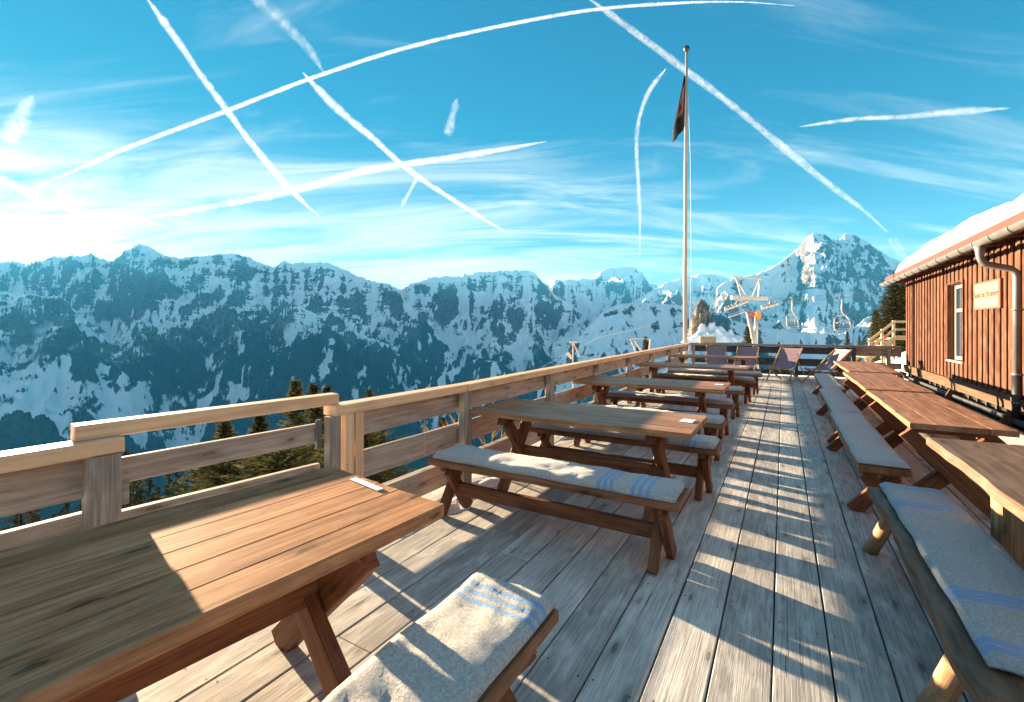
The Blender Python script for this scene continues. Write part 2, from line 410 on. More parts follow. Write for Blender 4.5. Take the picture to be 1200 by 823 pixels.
def wnoise(vec,scale,sc3,rot,detail,rough,dist):
    mp=W('ShaderNodeMapping'); mp.inputs['Scale'].default_value=sc3; mp.inputs['Rotation'].default_value=(0,0,rot); wl(vec,mp.inputs['Vector'])
    nd=W('ShaderNodeTexNoise'); nd.inputs['Scale'].default_value=scale; nd.inputs['Detail'].default_value=detail
    nd.inputs['Roughness'].default_value=rough; nd.inputs['Distortion'].default_value=dist; wl(mp.outputs[0],nd.inputs['Vector']); return nd.outputs['Fac']
ci=wnoise(cv.outputs[0],1.6,(.55,2.6,1),.35,8,.62,.9)
ci2=wnoise(cv.outputs[0],.9,(.8,1.3,1),.9,4,.55,.5)
low=wstep(sp.outputs[2],.05,.50,1.0,0.0)         # denser towards the horizon
left=wstep(sp.outputs[0],-.2,.6,1.0,.42)
back=wm('MAXIMUM',wstep(sp.outputs[1],-.45,.15,1.0,0.0),wstep(sp.outputs[2],.72,.9,0.0,.6))     # unseen cloud fill added behind and above the camera to light facing sides
cm=wm('ADD',wm('ADD',wm('MULTIPLY',ci,1.4),wm('MULTIPLY',ci2,.35)),wm('MULTIPLY',wm('MULTIPLY',low,left),.60))
cmask=wm('MULTIPLY',wstep(cm,.95,1.55),.92)
cloud=W('ShaderNodeMix',data_type='RGBA'); wl(cmask,cloud.inputs[0]); wl(tint.outputs[0],cloud.inputs[6])
dt=W('ShaderNodeVectorMath',operation='DOT_PRODUCT'); wl(tcw.outputs['Generated'],dt.inputs[0])
dt.inputs[1].default_value=(math.sin(SUN_AZ)*math.cos(SUN_EL),math.cos(SUN_AZ)*math.cos(SUN_EL),math.sin(SUN_EL))
cg=wm('MULTIPLY',wm('POWER',wm('MAXIMUM',dt.outputs['Value'],0.0),160.0),.7)
cs=W('ShaderNodeVectorMath',operation='SCALE'); cs.inputs[0].default_value=(1.85,2.0,2.1); wl(wm('ADD',cg,1.0),cs.inputs['Scale'])
wl(cs.outputs[0],cloud.inputs[7])
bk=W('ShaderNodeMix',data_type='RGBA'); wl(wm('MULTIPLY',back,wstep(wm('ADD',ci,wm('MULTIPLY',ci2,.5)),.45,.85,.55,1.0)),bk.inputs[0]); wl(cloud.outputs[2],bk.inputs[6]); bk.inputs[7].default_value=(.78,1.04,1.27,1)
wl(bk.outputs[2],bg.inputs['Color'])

sd=bpy.data.lights.new('sun','SUN'); sd.energy=5.0; sd.angle=R(.53); sd.color=(1.0,.80,.58)
so=bpy.data.objects.new('sun',sd); COL.objects.link(so)
dirv=Vector((math.sin(SUN_AZ)*math.cos(SUN_EL),math.cos(SUN_AZ)*math.cos(SUN_EL),math.sin(SUN_EL)))
so.rotation_euler=dirv.to_track_quat('Z','Y').to_euler()

hz=MB(); hx,hy0,hy1,hb,ht=9500,-600,9900,-1150,1330
hv=[(-hx,hy0,hb),(hx,hy0,hb),(hx,hy1,hb),(-hx,hy1,hb),(-hx,hy0,ht),(hx,hy0,ht),(hx,hy1,ht),(-hx,hy1,ht)]
hz.add(hv,[(3,2,1,0),(4,5,6,7),(0,1,5,4),(1,2,6,5),(2,3,7,6),(3,0,4,7)])
t=NT('haze_air'); pv=t.n('ShaderNodeVolumePrincipled'); pv.inputs['Color'].default_value=(.07,.50,.97,1); pv.inputs['Absorption Color'].default_value=(.35,.6,.7,1)
pv.inputs['Density'].default_value=3.9e-5; pv.inputs['Anisotropy'].default_value=.0
t.l(pv.outputs[0],t.out.inputs['Volume'])
HAZE=hz.build('haze',t.mat); HAZE['kind']='stuff'

# ------------------------------------------------------------------ camera
cd=bpy.data.cameras.new('camera'); cam=bpy.data.objects.new('camera',cd); COL.objects.link(cam); scene.camera=cam
cd.sensor_fit='HORIZONTAL'; cd.sensor_width=36; cd.lens=36*F/1200; cd.shift_y=-(411.5-HZ)/1200
cd.clip_start=.05; cd.clip_end=80000
cam.location=(0,0,CAMH); cam.rotation_euler=(R(90),0,0)

# ------------------------------------------------------------------ mountains
def build_mountains():
    pxs=np.linspace(-330,1480,1000); zs=300*(10400/300.)**np.linspace(0,1,560)
    PX,Zd=np.meshgrid(pxs,zs); X=(PX-600)/F*Zd
    L=[ # silhouette points, depth, cliff height, cliff length, lower slope
     ([(-330,330),(-200,318),(-100,312),(0,308),(17,306),(33,310),(50,305),(63,300.5),(73,302),(85,300),(97,301),(107,297),(113,302),(128,307),(147,295),(163,285),(177,290),(193,299),(212,302),(250,298),(273,296),(293,303),(320,313),(333,305),(340,308),(383,306),(400,314),(430,328),(450,331),(468,339),(500,352),(560,380),(640,450)],6500,420,520,.42),
     ([(360,420),(400,380),(440,350),(468,339),(480,332),(510,324),(533,324),(560,318),(587,317),(620,317),(630,322),(637,332),(650,345),(690,372),(730,420)],7000,430,500,.42),
     ([(560,345),(620,335),(635,331),(650,328),(677,327),(697,325),(703,318),(712,314),(722,313),(743,313),(753,320),(760,331),(772,335),(790,334),(840,350),(900,380)],9300,300,350,.35),
     ([(700,380),(745,352),(772,336),(783,330),(800,326),(817,321),(829,320),(845,323),(856,327),(890,345),(940,380)],7600,260,400,.36),
     ([(800,378),(822,352),(836,341),(846,332),(851,329),(858,326),(888,320),(909,310),(921,301),(936,289),(945,277),(954,272),(966,274),(975,280),(984,280),(990,273),(1003,274),(1020,286),(1038,298),(1056,307),(1068,311),(1120,322),(1250,350),(1480,380)],4700,300,420,.42),
     ([(590,520),(620,470),(650,428),(672,402),(690,382),(705,366),(722,357),(745,353),(770,355),(800,358),(830,366),(870,378),(930,388),(1060,392),(1480,394)],2300,60,160,.30),
     ([(-330,300),(-200,320),(-100,332),(0,342),(50,347),(80,358),(100,374),(120,394),(160,425),(200,462),(240,505),(320,580)],3700,60,300,.48),
     ([(130,540),(170,492),(200,464),(240,425),(290,388),(330,362),(350,358),(380,372),(440,398),(520,425),(600,460),(700,520)],5200,80,300,.48),
     ([(420,520),(470,470),(520,438),(560,420),(590,428),(640,470),(690,520)],4600,60,300,.42),
     ([(960,420),(1000,385),(1015,372),(1030,366),(1055,372),(1100,385),(1300,390)],1900,70,120,.35),
    ]
    KZ=[0,4,9,7,4.6,2.6,0,0,0,1.5]; PC=[0,560,720,830,960,760,0,0,0,1030]
    H=np.full_like(X,-1000.0)+60*fbm(X/900,Zd/900,4,3)
    warp=fbm(X/1500,Zd/1500,3,21)
    big=ridged(X/1250+.5*warp,Zd/2900+.3*warp,5,5)-1.0          # spurs and gullies running downhill
    mid=ridged(X/250+.8*warp,Zd/850+.2*warp,4,9)-1.0
    fine=fbm(X/95,Zd/150,4,15)
    finer=ridged(X/60,Zd/110,3,33)-.9
    rib=np.clip(.5+.42*big+.38*mid+.25*fine+.22*finer,0,1)
    terr=perlin(X/2200,Zd/2200,44)*40
    for k,(pts,z0,A,Lc,sl) in enumerate(L):
        p=np.array(pts,float); y=np.interp(pxs,p[:,0],p[:,1])
        edge=np.minimum(np.clip((pxs-p[0,0])/40,0,1),np.clip((p[-1,0]-pxs)/40,0,1))
        if p[0,0]<-300: edge=np.clip((p[-1,0]-pxs)/40,0,1)
        if p[-1,0]>1400: edge=np.clip((pxs-p[0,0])/40,0,1)
        zr=(z0+KZ[k]*(pxs-PC[k]))*(1+.045*perlin(pxs/55.,pxs*0+k*3.3,60+k)+.02*perlin(pxs/17.,pxs*0+k*5.3,70+k))
        jag=.8*perlin(pxs/7.,pxs*0+k*1.7,80+k)+.5*perlin(pxs/3.2,pxs*0+k*2.7,90+k)
        hr=(HZ-y+jag)/F*zr+CAMH
        d=zr[None,:]-Zd
        dn=np.clip(d,0,None)
        env=1-np.exp(-dn/(260 if z0>3000 else 120)); amp=min(1.0,z0/5000.)
        drop=A*(1-np.exp(-dn/Lc))+sl*dn
        # stepped cliffs: bands of rock between ledges
        st=90.0*amp; q=(drop+terr)/st; dstep=(np.floor(q)+np.clip((q-np.floor(q))*2.1-.55,0,1))*st-terr
        cl=np.exp(-dn/(1500*amp))*.75
        drop=drop*(1-cl)+dstep*cl
        h=hr[None,:]-drop+env*amp*((430 if k!=4 else 200)*big+110*mid+42*fine+42*finer)
        back=np.clip(-d,0,None); h=np.where(d<0,hr[None,:]-.55*back,h)
        h=h-(1-edge[None,:])*1500
        H=np.maximum(H,h)
    H=np.clip(H,-1080,1290)
    o=grid_mesh('mountains',X,Zd,H,M['mount']); o['kind']='structure'
    at=o.data.attributes.new('rib','FLOAT','POINT'); at.data.foreach_set('value',rib.astype(np.float32).ravel())
    o['label']='snow dusted alpine range with dark forested slopes'
    return o
build_mountains()

# ------------------------------------------------------------------ near hillside
def hill_h(l,s):
    l=np.asarray(l,float); s=np.asarray(s,float)
    dl=np.clip(-l-2.7,0,None); fs=np.clip(s-24,0,None)
    h=-.62-1.1*np.clip(dl,0,5)-.62*np.clip(dl-5,0,40)-.42*np.clip(dl-45,0,None)-.10*fs-.0012*fs**2
    sm=lambda x: x*x*(3-2*x)
    h+=1.9*sm(np.clip((l-1.2)/6,0,1))*sm(np.clip((s-16.9)/6,0,1))
    h+=.35*np.clip(l-6,0,40)*sm(np.clip((s-16.9)/8,0,1))
    h+=.10*fbm(l/3.,s/3.,3,7)*np.clip((np.abs(l)-2.0)/3+np.clip(s-17,0,9),0,1)
    h+=.5*fbm(l/14.,s/14.,3,17)*np.clip(dl/10+fs/10,0,1)
    return h
def build_hill():
    a=np.concatenate([-3.0-np.linspace(0,1,110)[::-1]**2.2*330,np.linspace(-2.8,60,90)])
    b=np.concatenate([np.linspace(-140,-4,40),np.linspace(-3,40,130),40+np.linspace(.01,1,80)**1.8*320])
    Lg,Sg=np.meshgrid(a,b); H=hill_h(Lg,Sg)
    X=SN*Sg+CS*Lg; Y=CS*Sg-SN*Lg
    o=grid_mesh('snowy_hillside',X,Y,H,M['snow']); o['kind']='structure'
build_hill()
def hill_at(x,y):
    l=CS*x-SN*y; s=SN*x+CS*y
    return float(hill_h(l,s))

# ------------------------------------------------------------------ deck
DECK_SEAMS=[-.50+.228*k for k in range(-11,16)]
def rail_l(s):
    xs=[-6,0,.9,2.1,3.4,7,16.7]; ys=[-3.1,-2.84,-2.78,-2.63,-2.58,-2.66,-2.80]
    return float(np.interp(s,xs,ys))
def build_deck():
    m=MB(); r=random.Random(3)
    for i in range(len(DECK_SEAMS)-1):
        a,b=DECK_SEAMS[i],DECK_SEAMS[i+1]; c=(a+b)/2
        if -.75<c<.75: js=[-3.2,.02,5.02,10.04,13.6,16.62]
        elif c>=.75: js=[-3.2,1.2,4.95,9.4,12.9,16.62]
        else:
            j=r.choice([0,1]); js=[-3.2,2.6-1.1*j,7.4+.4*j,12.2-.6*j,16.62]
        for q in range(len(js)-1):
            s0,s1=js[q]+.003,js[q+1]-.003
            dz=(r.random()-.5)*.004
            m.beam((c,s0,-.021+dz),(c,s1,-.021+dz),.228-r.uniform(.006,.011),.042,bev=.004,n=max(2,int((s1-s0)/.6)),amp=.0022)
    for i in range(len(DECK_SEAMS)-1):
        c=(DECK_SEAMS[i]+DECK_SEAMS[i+1])/2
        for q in range(22):
            for sg_ in (-1,1):
                x=c+sg_*.075+r.uniform(-.012,.012); y=-1.5+q*.84+r.uniform(-.03,.03); rr=.0055
                vs=[(x+rr*math.cos(k*1.047),y+rr*math.sin(k*1.047),.0026) for k in range(6)]
                m.add(vs,[tuple(range(6))],None,1)
    o=m.build('deck_floor',[M['deck'],M['nail']]); o.rotation_euler=(0,0,ROT); o['kind']='structure'
    m=MB(); m.beam((0.1,-3.1,-.0535),(0.1,16.6,-.0535),5.9,.014,bev=.001); o=m.build('deck_floor_light_stop',M['black']); o.rotation_euler=(0,0,ROT); o['kind']='structure'  # added black sheet, stops light leaking up through the plank gaps
    # joists under the planks
    m=MB()
    for k in range(20):
        s=-3+k*1.0
        m.beam((-2.75,s,-.125),(3.05,s,-.125),.10,.12)
    o=m.build('deck_floor_joists',M['post']); o.rotation_euler=(0,0,ROT); o['kind']='structure'
build_deck()

# ------------------------------------------------------------------ railings
def railing(name,label):
    return thing(name,label,'railing',(0,0,0),ROT,None)
def rail_boards(parent,s0,s1,z0,z1,off,thk,mat,joints,name='board'):
    ss=[s0]+[j for j in joints if s0<j<s1]+[s1]
    for a,b in zip(ss[:-1],ss[1:]):
        m=MB(); la,lb=rail_l(a)+off,rail_l(b)+off
        m.beam((la,a+.004,(z0+z1)/2),(lb,b-.004,(z0+z1)/2),thk,z1-z0,n=6,amp=.003)
        m.build(name,mat,parent)
long=railing('wooden_railing','long weathered railing with pale new handrail, running along the valley side of the terrace')
caps=[2.03,3.42,7.3,11.0,16.68]
for i in range(len(caps)-1):
    a,b=caps[i],caps[i+1]; m=MB()
    m.beam((rail_l(a)+.03,a+.002,.947),(rail_l(b)+.03,b-.002,.947),.135,.068,n=6,amp=.002,bev=.006); m.build('handrail',M['cap'],long)
rail_boards(long,2.12,16.6,.725,.910,-.005,.032,M['board'],[4.4,8.2,12.4])
rail_boards(long,2.12,16.6,.415,.615,-.005,.032,M['board'],[2.95,6.3,10.1,14.0])
rail_boards(long,2.25,16.6,.105,.305,.0,.075,M['board'],[3.9,8.9,13.1],'kerb_board')
POSTS=[3.45,5.31,7.15,9.06,10.98,13.0,14.9]
for s in POSTS:
    l=rail_l(s)+.062; m=MB(); m.beam((l,s-.02,-.02),(l,s-.02,.912),.085,.105,up=(0,1,0),bev=.006,n=3,amp=.004); m.build('post',M['post'],long)
for s,mt in ((2.145,'cap'),(2.225,'cap'),(2.035,'post')):
    l=rail_l(s)+.055; m=MB(); m.beam((l,s,-.02),(l,s,.912),.07,.07 if mt=='cap' else .085,up=(0,1,0),bev=.005); m.build('post',M[mt],long)
# gate section with the raised bar
gate=railing('railing_gate_panel','railing panel with raised pale top bar over one grey board, left of the gate post')
m=MB(); m.beam((rail_l(.82)-.03,.80,1.016),(rail_l(2.08)-.01,2.10,1.016),.10,.072,n=5,amp=.002,bev=.006); m.build('handrail',M['cap'],gate)
m=MB(); m.beam((rail_l(.95)-.02,.955,.803),(rail_l(1.99)-.02,1.985,.803),.034,.126,n=5,amp=.003); m.build('board',M['board'],gate)
m=MB(); m.beam((rail_l(.95)-.02,.955,.50),(rail_l(1.99)-.02,1.985,.495),.045,.21,n=5,amp=.003); m.build('board',M['board'],gate)
m=MB(); m.box((rail_l(1.98)+.012,1.962,.80),(.022,.035,.19),bev=.003); m.build('latch',M['zinc'],gate)
m=MB(); m.beam((rail_l(.86)+.03,.945,.72),(rail_l(.86)+.03,.985,.72),.03,.15); m.build('hinge_block',M['post'],gate)
left=railing('wooden_railing','short railing with pale handrail over dark post, at left edge behind the foreground table')
m=MB(); m.beam((rail_l(-2.5)+.02,-2.5,.945),(rail_l(.93)+.02,.955,.945),.125,.07,n=6,amp=.002,bev=.006); m.build('handrail',M['cap'],left)
m=MB(); m.beam((rail_l(-2.5)-.03,-2.5,.81),(rail_l(.86)-.03,.86,.81),.034,.206,n=5,amp=.003); m.build('board',M['board'],left)
m=MB(); m.beam((rail_l(-2.5)-.03,-2.5,.52),(rail_l(.86)-.03,.86,.52),.045,.24,n=5,amp=.003); m.build('board',M['board'],left)
m=MB(); m.beam((rail_l(.9)+.03,.885,-.02),(rail_l(.9)+.03,.885,.908),.115,.115,up=(0,1,0),bev=.008,n=4,amp=.005); m.build('post',M['post'],left)
m=MB(); m.beam((rail_l(-1.5)+.03,-1.5,-.02),(rail_l(-1.5)+.03,-1.5,.908),.115,.115,up=(0,1,0),bev=.008); m.build('post',M['post'],left)
# far railing; its dark boards carry their shade in the colour
far=railing('wooden_railing','far end railing of shaded dark boards behind the deckchairs')
FS=16.55
m=MB(); m.beam((-2.72,FS,.950),(.2,FS,.950),.14,.066,n=3,amp=.002); m.build('handrail',M['post'],far)
m=MB(); m.beam((.205,FS,.950),(2.83,FS,.950),.14,.066,n=3,amp=.002); m.build('handrail',M['post'],far)
for z0,z1 in ((.70,.905),(.33,.55),(.04,.18)):
    m=MB(); m.beam((-2.70,FS+.05,(z0+z1)/2),(1.72,FS+.05,(z0+z1)/2),.034,z1-z0,n=4,amp=.003); m.build('board',M['dark'],far)
for z0,z1 in ((.68,.905),(.33,.50)):
    m=MB(); m.beam((1.728,FS+.05,(z0+z1)/2),(2.84,FS+.05,(z0+z1)/2),.034,z1-z0,n=3,amp=.003); m.build('board',M['board'],far,'pale brown board')
for l,mt in ((-2.62,'post'),(-1.18,'dark'),(.335,'dark'),(1.75,'dark'),(2.54,'post')):
    m=MB(); m.beam((l,FS-.03,-.02),(l,FS-.03,.914),.10,.09,up=(0,1,0),bev=.006); m.build('post',M[mt],far)

# snow drifted along the kerb
def drift(name,label,s0,s1,w,h,l_off,mat=None):
    n=60; k=14; ss=np.linspace(s0,s1,n); us=np.linspace(0,1,k)
    S,U=np.meshgrid(ss,us,indexing='ij')
    L0=np.array([rail_l(q) for q in ss])[:,None]+l_off
    wid=w*(.65+.5*fbm(ss/.5,ss*0+2.2,3,5))[:,None]*np.clip(np.minimum((S-s0)/.15,(s1-S)/.15),.05,1)
    Lg=L0+U*wid; Hh=h*(1-U**1.3)*(.6+.6*fbm(S/.25,U/.4,3,8))*np.clip(np.minimum((S-s0)/.15,(s1-S)/.15),0,1)-.004*(U>.96)
    o=grid_mesh(name,Lg,S,np.clip(Hh,-.004,None)+.002,M['snow'])
    o.rotation_euler=(0,0,ROT); o['kind']='stuff'; return o
drift('snow_drift','',2.35,4.9,.34,.034,.04)
drift('snow_drift','',5.6,8.3,.24,.03,.04)

# ------------------------------------------------------------------ furniture
def trestle(parent,x,W,h,t=.055,w=.10,splay=1.0,foot=1.0,mat='leg',side=1):
    """two crossing legs in the plane across the length; slightly bowed like sawn boards"""
    for sgn in (-1,1):
        m=MB(); off=side*sgn*t*.52
        y0=sgn*W*.5*foot; y1=-sgn*W*.5*splay
        m.beam((x+off,y0,.002),(x+off,y1,h),w,t,up=(1,0,0),bev=.005,n=5,amp=.006,tw=(w*1.02,w*.96))
        o=m.build('leg',M[mat],parent)
def clip_ends(o): pass
def make_table(label,L,W,loc,rz,mat='table',top=.75,thk=.045,group=None,inset=.30,legw=.11,planks=5,taper=1.0,legmat='leg',legspan=.72,live=.006,over_stretch=.32):
    t=thing('wooden_table',label,'table',loc,rz,group)
    m=MB(); pw=W/planks; r=random.Random(hash(label)%1000)
    for i in range(planks):
        y=-W/2+pw*(i+.5)
        yL=(-W/2+W*(1-taper)*0)+pw*taper*(i+.5) - W*(taper-1)*0
        # local X+ end is the straight end; X- end may be wider
        y0=W/2-(W/2-y)*taper
        a=live if i in (0,planks-1) else .0008
        m.beam((-L/2+r.uniform(-.004,.004),y0,top-thk/2+r.uniform(-.0008,.0008)),(L/2+r.uniform(-.004,.004),y,top-thk/2),pw-.0015,thk,bev=.0035,n=14,amp=a,tw=(pw*taper-.0015,pw-.0015))
    m.build('tabletop',M[mat],t)
    hh=top-thk
    for sx in (-1,1):
        x=sx*(L/2-inset)
        m=MB(); m.beam((x,-W*.42,hh-.035),(x,W*.42,hh-.035),.07,.07,cut=-.6); m.build('crossbar',M[legmat],t)
        trestle(t,x,W*legspan,hh-.07,.06,legw,.95,1.0,legmat,1)
    m=MB(); m.beam((-L/2+inset-.05,0,over_stretch),(L/2-inset+.05,0,over_stretch),.05,.13); m.build('stretcher',M[legmat],t)
    return t
def make_bench(label,L,W,loc,rz,seat=.42,thk=.048,group=None,inset=.13,mat='bench',amp=.012,legmat='leg',legw=.095,foot=1.0):
    t=thing('wooden_bench',label,'bench',loc,rz,group)
    m=MB(); m.beam((-L/2,0,seat-thk/2),(L/2,0,seat-thk/2),W,thk,n=22,amp=amp,bev=.006); m.build('seat',M[mat],t)
    hh=seat-thk
    for sx in (-1,1):
        x=sx*(L/2-inset)
        m=MB(); m.beam((x,-W*.40,hh-.022),(x,W*.40,hh-.022),.06,.044); m.build('crossbar',M[legmat],t)
        trestle(t,x,W*.86,hh-.044,.052,legw,.72,foot,legmat,1)
    m=MB(); m.beam((-L/2+inset-.04,0,.20),(L/2-inset+.04,0,.20),.045,.095,n=6,amp=.003); m.build('stretcher',M[legmat],t)
    return t
def make_cushion(label,L,W,loc,rz,mat='wool',thk=.06,seed=0,group=None,droop=0.0,ends=2):
    """soft rectangular pad; loc.z = the seat's top"""
    r=np.random.RandomState(seed); nx=int(L/.03)+1; ny=int(W/.025)+1
    u=np.linspace(-1,1,nx); v=np.linspace(-1,1,ny); U,V=np.meshgrid(u,v,indexing='ij')
    ex=.035/L*2; ey=.035/W*2
    def sh(q,e): d=np.clip((1-np.abs(q))/(e*1.0),0,1); return np.sqrt(np.clip(1-(1-d)**2,0,1))
    top=np.minimum(sh(U,ex),sh(V,ey))
    nz=.010*fbm(U*L/.5+seed,V*W/.5,3,seed)+.004*fbm(U*L/.12,V*W/.12,2,seed+3)
    seam=.006*np.exp(-((np.abs(U)*L/2-L*.17)/.012)**2)
    Zt=thk*(.35+.65*top)+nz*top-seam
    ox=.008*perlin(V*3+seed,U*0+.5,seed); oy=.010*perlin(U*L*1.7+seed,V*0+.3,seed+1)
    Xg=U*(L/2)*(1+0)+ox*np.abs(U); Yg=V*(W/2)+oy*np.abs(V)
    Zb=np.full_like(Zt,.003)
    m=MB(); N=nx*ny
    verts=[(Xg[i,j],Yg[i,j],Zt[i,j]) for i in range(nx) for j in range(ny)]+[(Xg[i,j]*.985,Yg[i,j]*.96,Zb[i,j]) for i in range(nx) for j in range(ny)]
    faces=[];uvs=[]
    uu=(lambda i: L/2-abs(u[i])*L/2) if ends==2 else (lambda i: L/2-u[i]*L/2)
    for i in range(nx-1):
        for j in range(ny-1):
            a=i*ny+j; faces.append((a,a+ny,a+ny+1,a+1)); uvs.append([(uu(i),v[j]),(uu(i+1),v[j]),(uu(i+1),v[j+1]),(uu(i),v[j+1])])
            a+=N; faces.append((a,a+1,a+ny+1,a+ny)); uvs.append([(uu(i),v[j]),(uu(i),v[j+1]),(uu(i+1),v[j+1]),(uu(i+1),v[j])])
    for i in range(nx-1):
        for j,fl in ((0,0),(ny-1,1)):
            a=i*ny+j; q=(a,a+N,a+ny+N,a+ny) if not fl else (a,a+ny,a+ny+N,a+N)
            faces.append(q); uvs.append([(uu(i),v[j])]*4 if False else ([(uu(i),0),(uu(i),0),(uu(i+1),0),(uu(i+1),0)] if not fl else [(uu(i),0),(uu(i+1),0),(uu(i+1),0),(uu(i),0)]))
    for j in range(ny-1):
        for i,fl in ((0,1),(nx-1,0)):
            a=i*ny+j; q=(a,a+1,a+1+N,a+N) if not fl else (a,a+N,a+1+N,a+1)
            faces.append(q if not fl else q); uvs.append([(.0,0)]*4)
    m.add(verts,faces,uvs,0,True)
    o=m.build('cushion',M[mat]); o.location=loc; o.rotation_euler=(0,0,rz)
    tag(o,label,'cushion',group); return o
AL=ROT                 # length across the terrace
AS=R(90)+ROT           # length along the terrace
# --- foreground table, close to the valley rail
def pt(px,py,h):
    d=(CAMH-h)*F/(py-HZ); return Vector(((px-600)/F*d,d,h))
fr=pt(519,591,.75); br=pt(385,549.5,.75); f0=pt(0,806,.75)
dx=(fr-f0); dx.z=0; dx.normalize(); dy=Vector((-dx.y,dx.x,0))
Wt=.88; Lt=2.25
c=fr-dx*(Lt/2)+dy*(Wt/2)
rz=math.atan2(dx.y,dx.x)
t1=make_table('large foreground table with shadowed grey left half and sunlit orange right half',Lt,Wt,(c.x,c.y,0),rz,'table_grey',group=None,inset=.33,taper=1.16,legw=.13,legspan=.8,planks=6,thk=.055,over_stretch=.40)
# snow / card strip on the end of it
m=MB(); p0=pt(414,561,.754); p1=pt(446,574,.754); m.beam(p0,p1,.035,.006); o=m.build('menu_card',M['paper']); tag(o,'white menu strip lying on the end edge of the foreground table','menu card')
# --- foreground bench with cream blanket
sA,sB=1.60,-.75
make_bench('foreground bench under a cream fleecy pad, nearest the camera beside the sunlit table',sA-sB+.02,.38,D((sA+sB)/2,-.935),AS,.42,group=None,inset=.16,legw=.10)
cu=make_cushion('cream fleecy pad with blue stripes at its end, on the foreground bench',sA-sB,.385,D((sA+sB)/2+.02,-.94,.421),AS,'wool_pale',.048,5,ends=1)
# --- left row: tables across the terrace and their benches
left_tables=[((3.43,4.22),(-2.47,-.56),'front table of the left row, worn brown top with white card'),
             ((6.07,6.92),(-2.58,-.62),'second table of the left row, sunlit streak across its middle'),
             ((9.42,10.22),(-2.62,-.57),'third table of the left row, counted from the camera'),
             ((12.75,13.55),(-2.66,-.58),'farthest table of the left row, just before the deckchairs')]
for i,((s0,s1),(l0,l1),lab) in enumerate(left_tables):
    make_table(lab,l1-l0,s1-s0,D((s0+s1)/2,(l0+l1)/2),AL,'table',group='tables of the left row',live=.012,planks=4)
    m=MB(); m.box((0,0,.003),(.10,.14,.004),bev=.001)
    if i in (0,1,2):
        o=m.build('menu_card',M['paper']); o.location=D((s0+s1)/2+.06,l1-.10,.7515); o.rotation_euler=(0,0,AL+R(6*i-4))
        tag(o,['white card on the front table of the left row','white card on the second table of the left row','white card on the third table of the left row'][i],'menu card','cards on the left tables')
left_benches=[((2.93,3.29),(-2.53,-.55),'bench at the front of the left row, striped grey pad in sun and shade','wool','striped grey pad on the front bench of the left row'),
 ((4.40,4.76),(-2.40,-.50),'bench behind the front table of the left row','wool','grey pad with pale striped end behind the front left table'),
 ((5.58,5.94),(-2.44,-.57),'bench before the second table of the left row','wool_plain','grey pad before the second left table'),
 ((7.02,7.38),(-2.46,-.60),'bench behind the second table of the left row','wool_plain','grey pad behind the second left table'),
 ((8.62,8.98),(-2.48,-.58),'bench before the third table of the left row','wool_plain','grey pad before the third left table'),
 ((10.45,10.81),(-2.5,-.50),'bench behind the third table of the left row','wool_plain','grey pad behind the third left table'),
 ((11.9,12.26),(-2.5,-.42),'bench before the farthest left table','wool_plain','grey pad before the farthest left table')]
for i,((s0,s1),(l0,l1),lab,mt,clab) in enumerate(left_benches):
    s0,s1,l0,l1=[q*.965 for q in (s0,s1,l0,l1)]
    make_bench(lab,l1-l0,s1-s0,D((s0+s1)/2,(l0+l1)/2),AL,.455,group='benches of the left row',foot=1.0)
    make_cushion(clab,l1-l0-.05,s1-s0-.01,D((s0+s1)/2,(l0+l1)/2+.01,.456),AL,mt,.055,20+i,'pads on the left benches',ends=1)
# --- right row: tables along the hut and their benches
right_tables=[((4.72,6.93),(.86,1.47),'red brown table second in the right row, its crossed legs showing'),
              ((7.08,9.62),(.87,1.52),'third table of the right row, between two others along the hut'),
              ((9.80,12.6),(.97,1.70),'farthest table of the right row')]
for (s0,s1),(l0,l1),lab in right_tables:
    make_table(lab,s1-s0,l1-l0,D((s0+s1)/2,(l0+l1)/2),AS,'table_red',group='tables of the right row',inset=.28,planks=4,legspan=1.0,legw=.12)
right_benches=[((4.50,6.95),(.50,.83),'aisle bench beside the second right table, grey pad partly sunlit','grey pad on the aisle bench beside the second right table'),
               ((7.02,9.60),(.53,.85),'aisle bench beside the third right table','grey pad on the aisle bench beside the third right table'),
               ((9.68,12.5),(.60,.93),'aisle bench farthest along the right row','grey pad farthest along the right row of aisle benches')]
for i,((s0,s1),(l0,l1),lab,clab) in enumerate(right_benches):
    make_bench(lab,s1-s0,l1-l0,D((s0+s1)/2,(l0+l1)/2),AS,.42,group='aisle benches of the right row',inset=.16,legw=.10,foot=1.25)
    make_cushion(clab,s1-s0-.03,l1-l0-.0,D((s0+s1)/2,(l0+l1)/2,.421),AS,'wool_plain',.042,40+i,'pads on the right aisle benches')
wall_benches=[((4.75,6.7),'bench by the hut wall behind the second right table','pale pad by the hut wall, behind the second right table'),
              ((7.1,9.5),'bench by the hut wall behind the third right table','pale pad by the hut wall, behind the third right table')]
for i,((s0,s1),lab,clab) in enumerate(wall_benches):
    make_bench(lab,s1-s0,.34,D((s0+s1)/2,1.86),AS,.42,group='benches along the hut wall',inset=.2)
    make_cushion(clab,s1-s0,.34,D((s0+s1)/2,1.86,.421),AS,'wool_pale',.05,60+i,'pads along the hut wall')
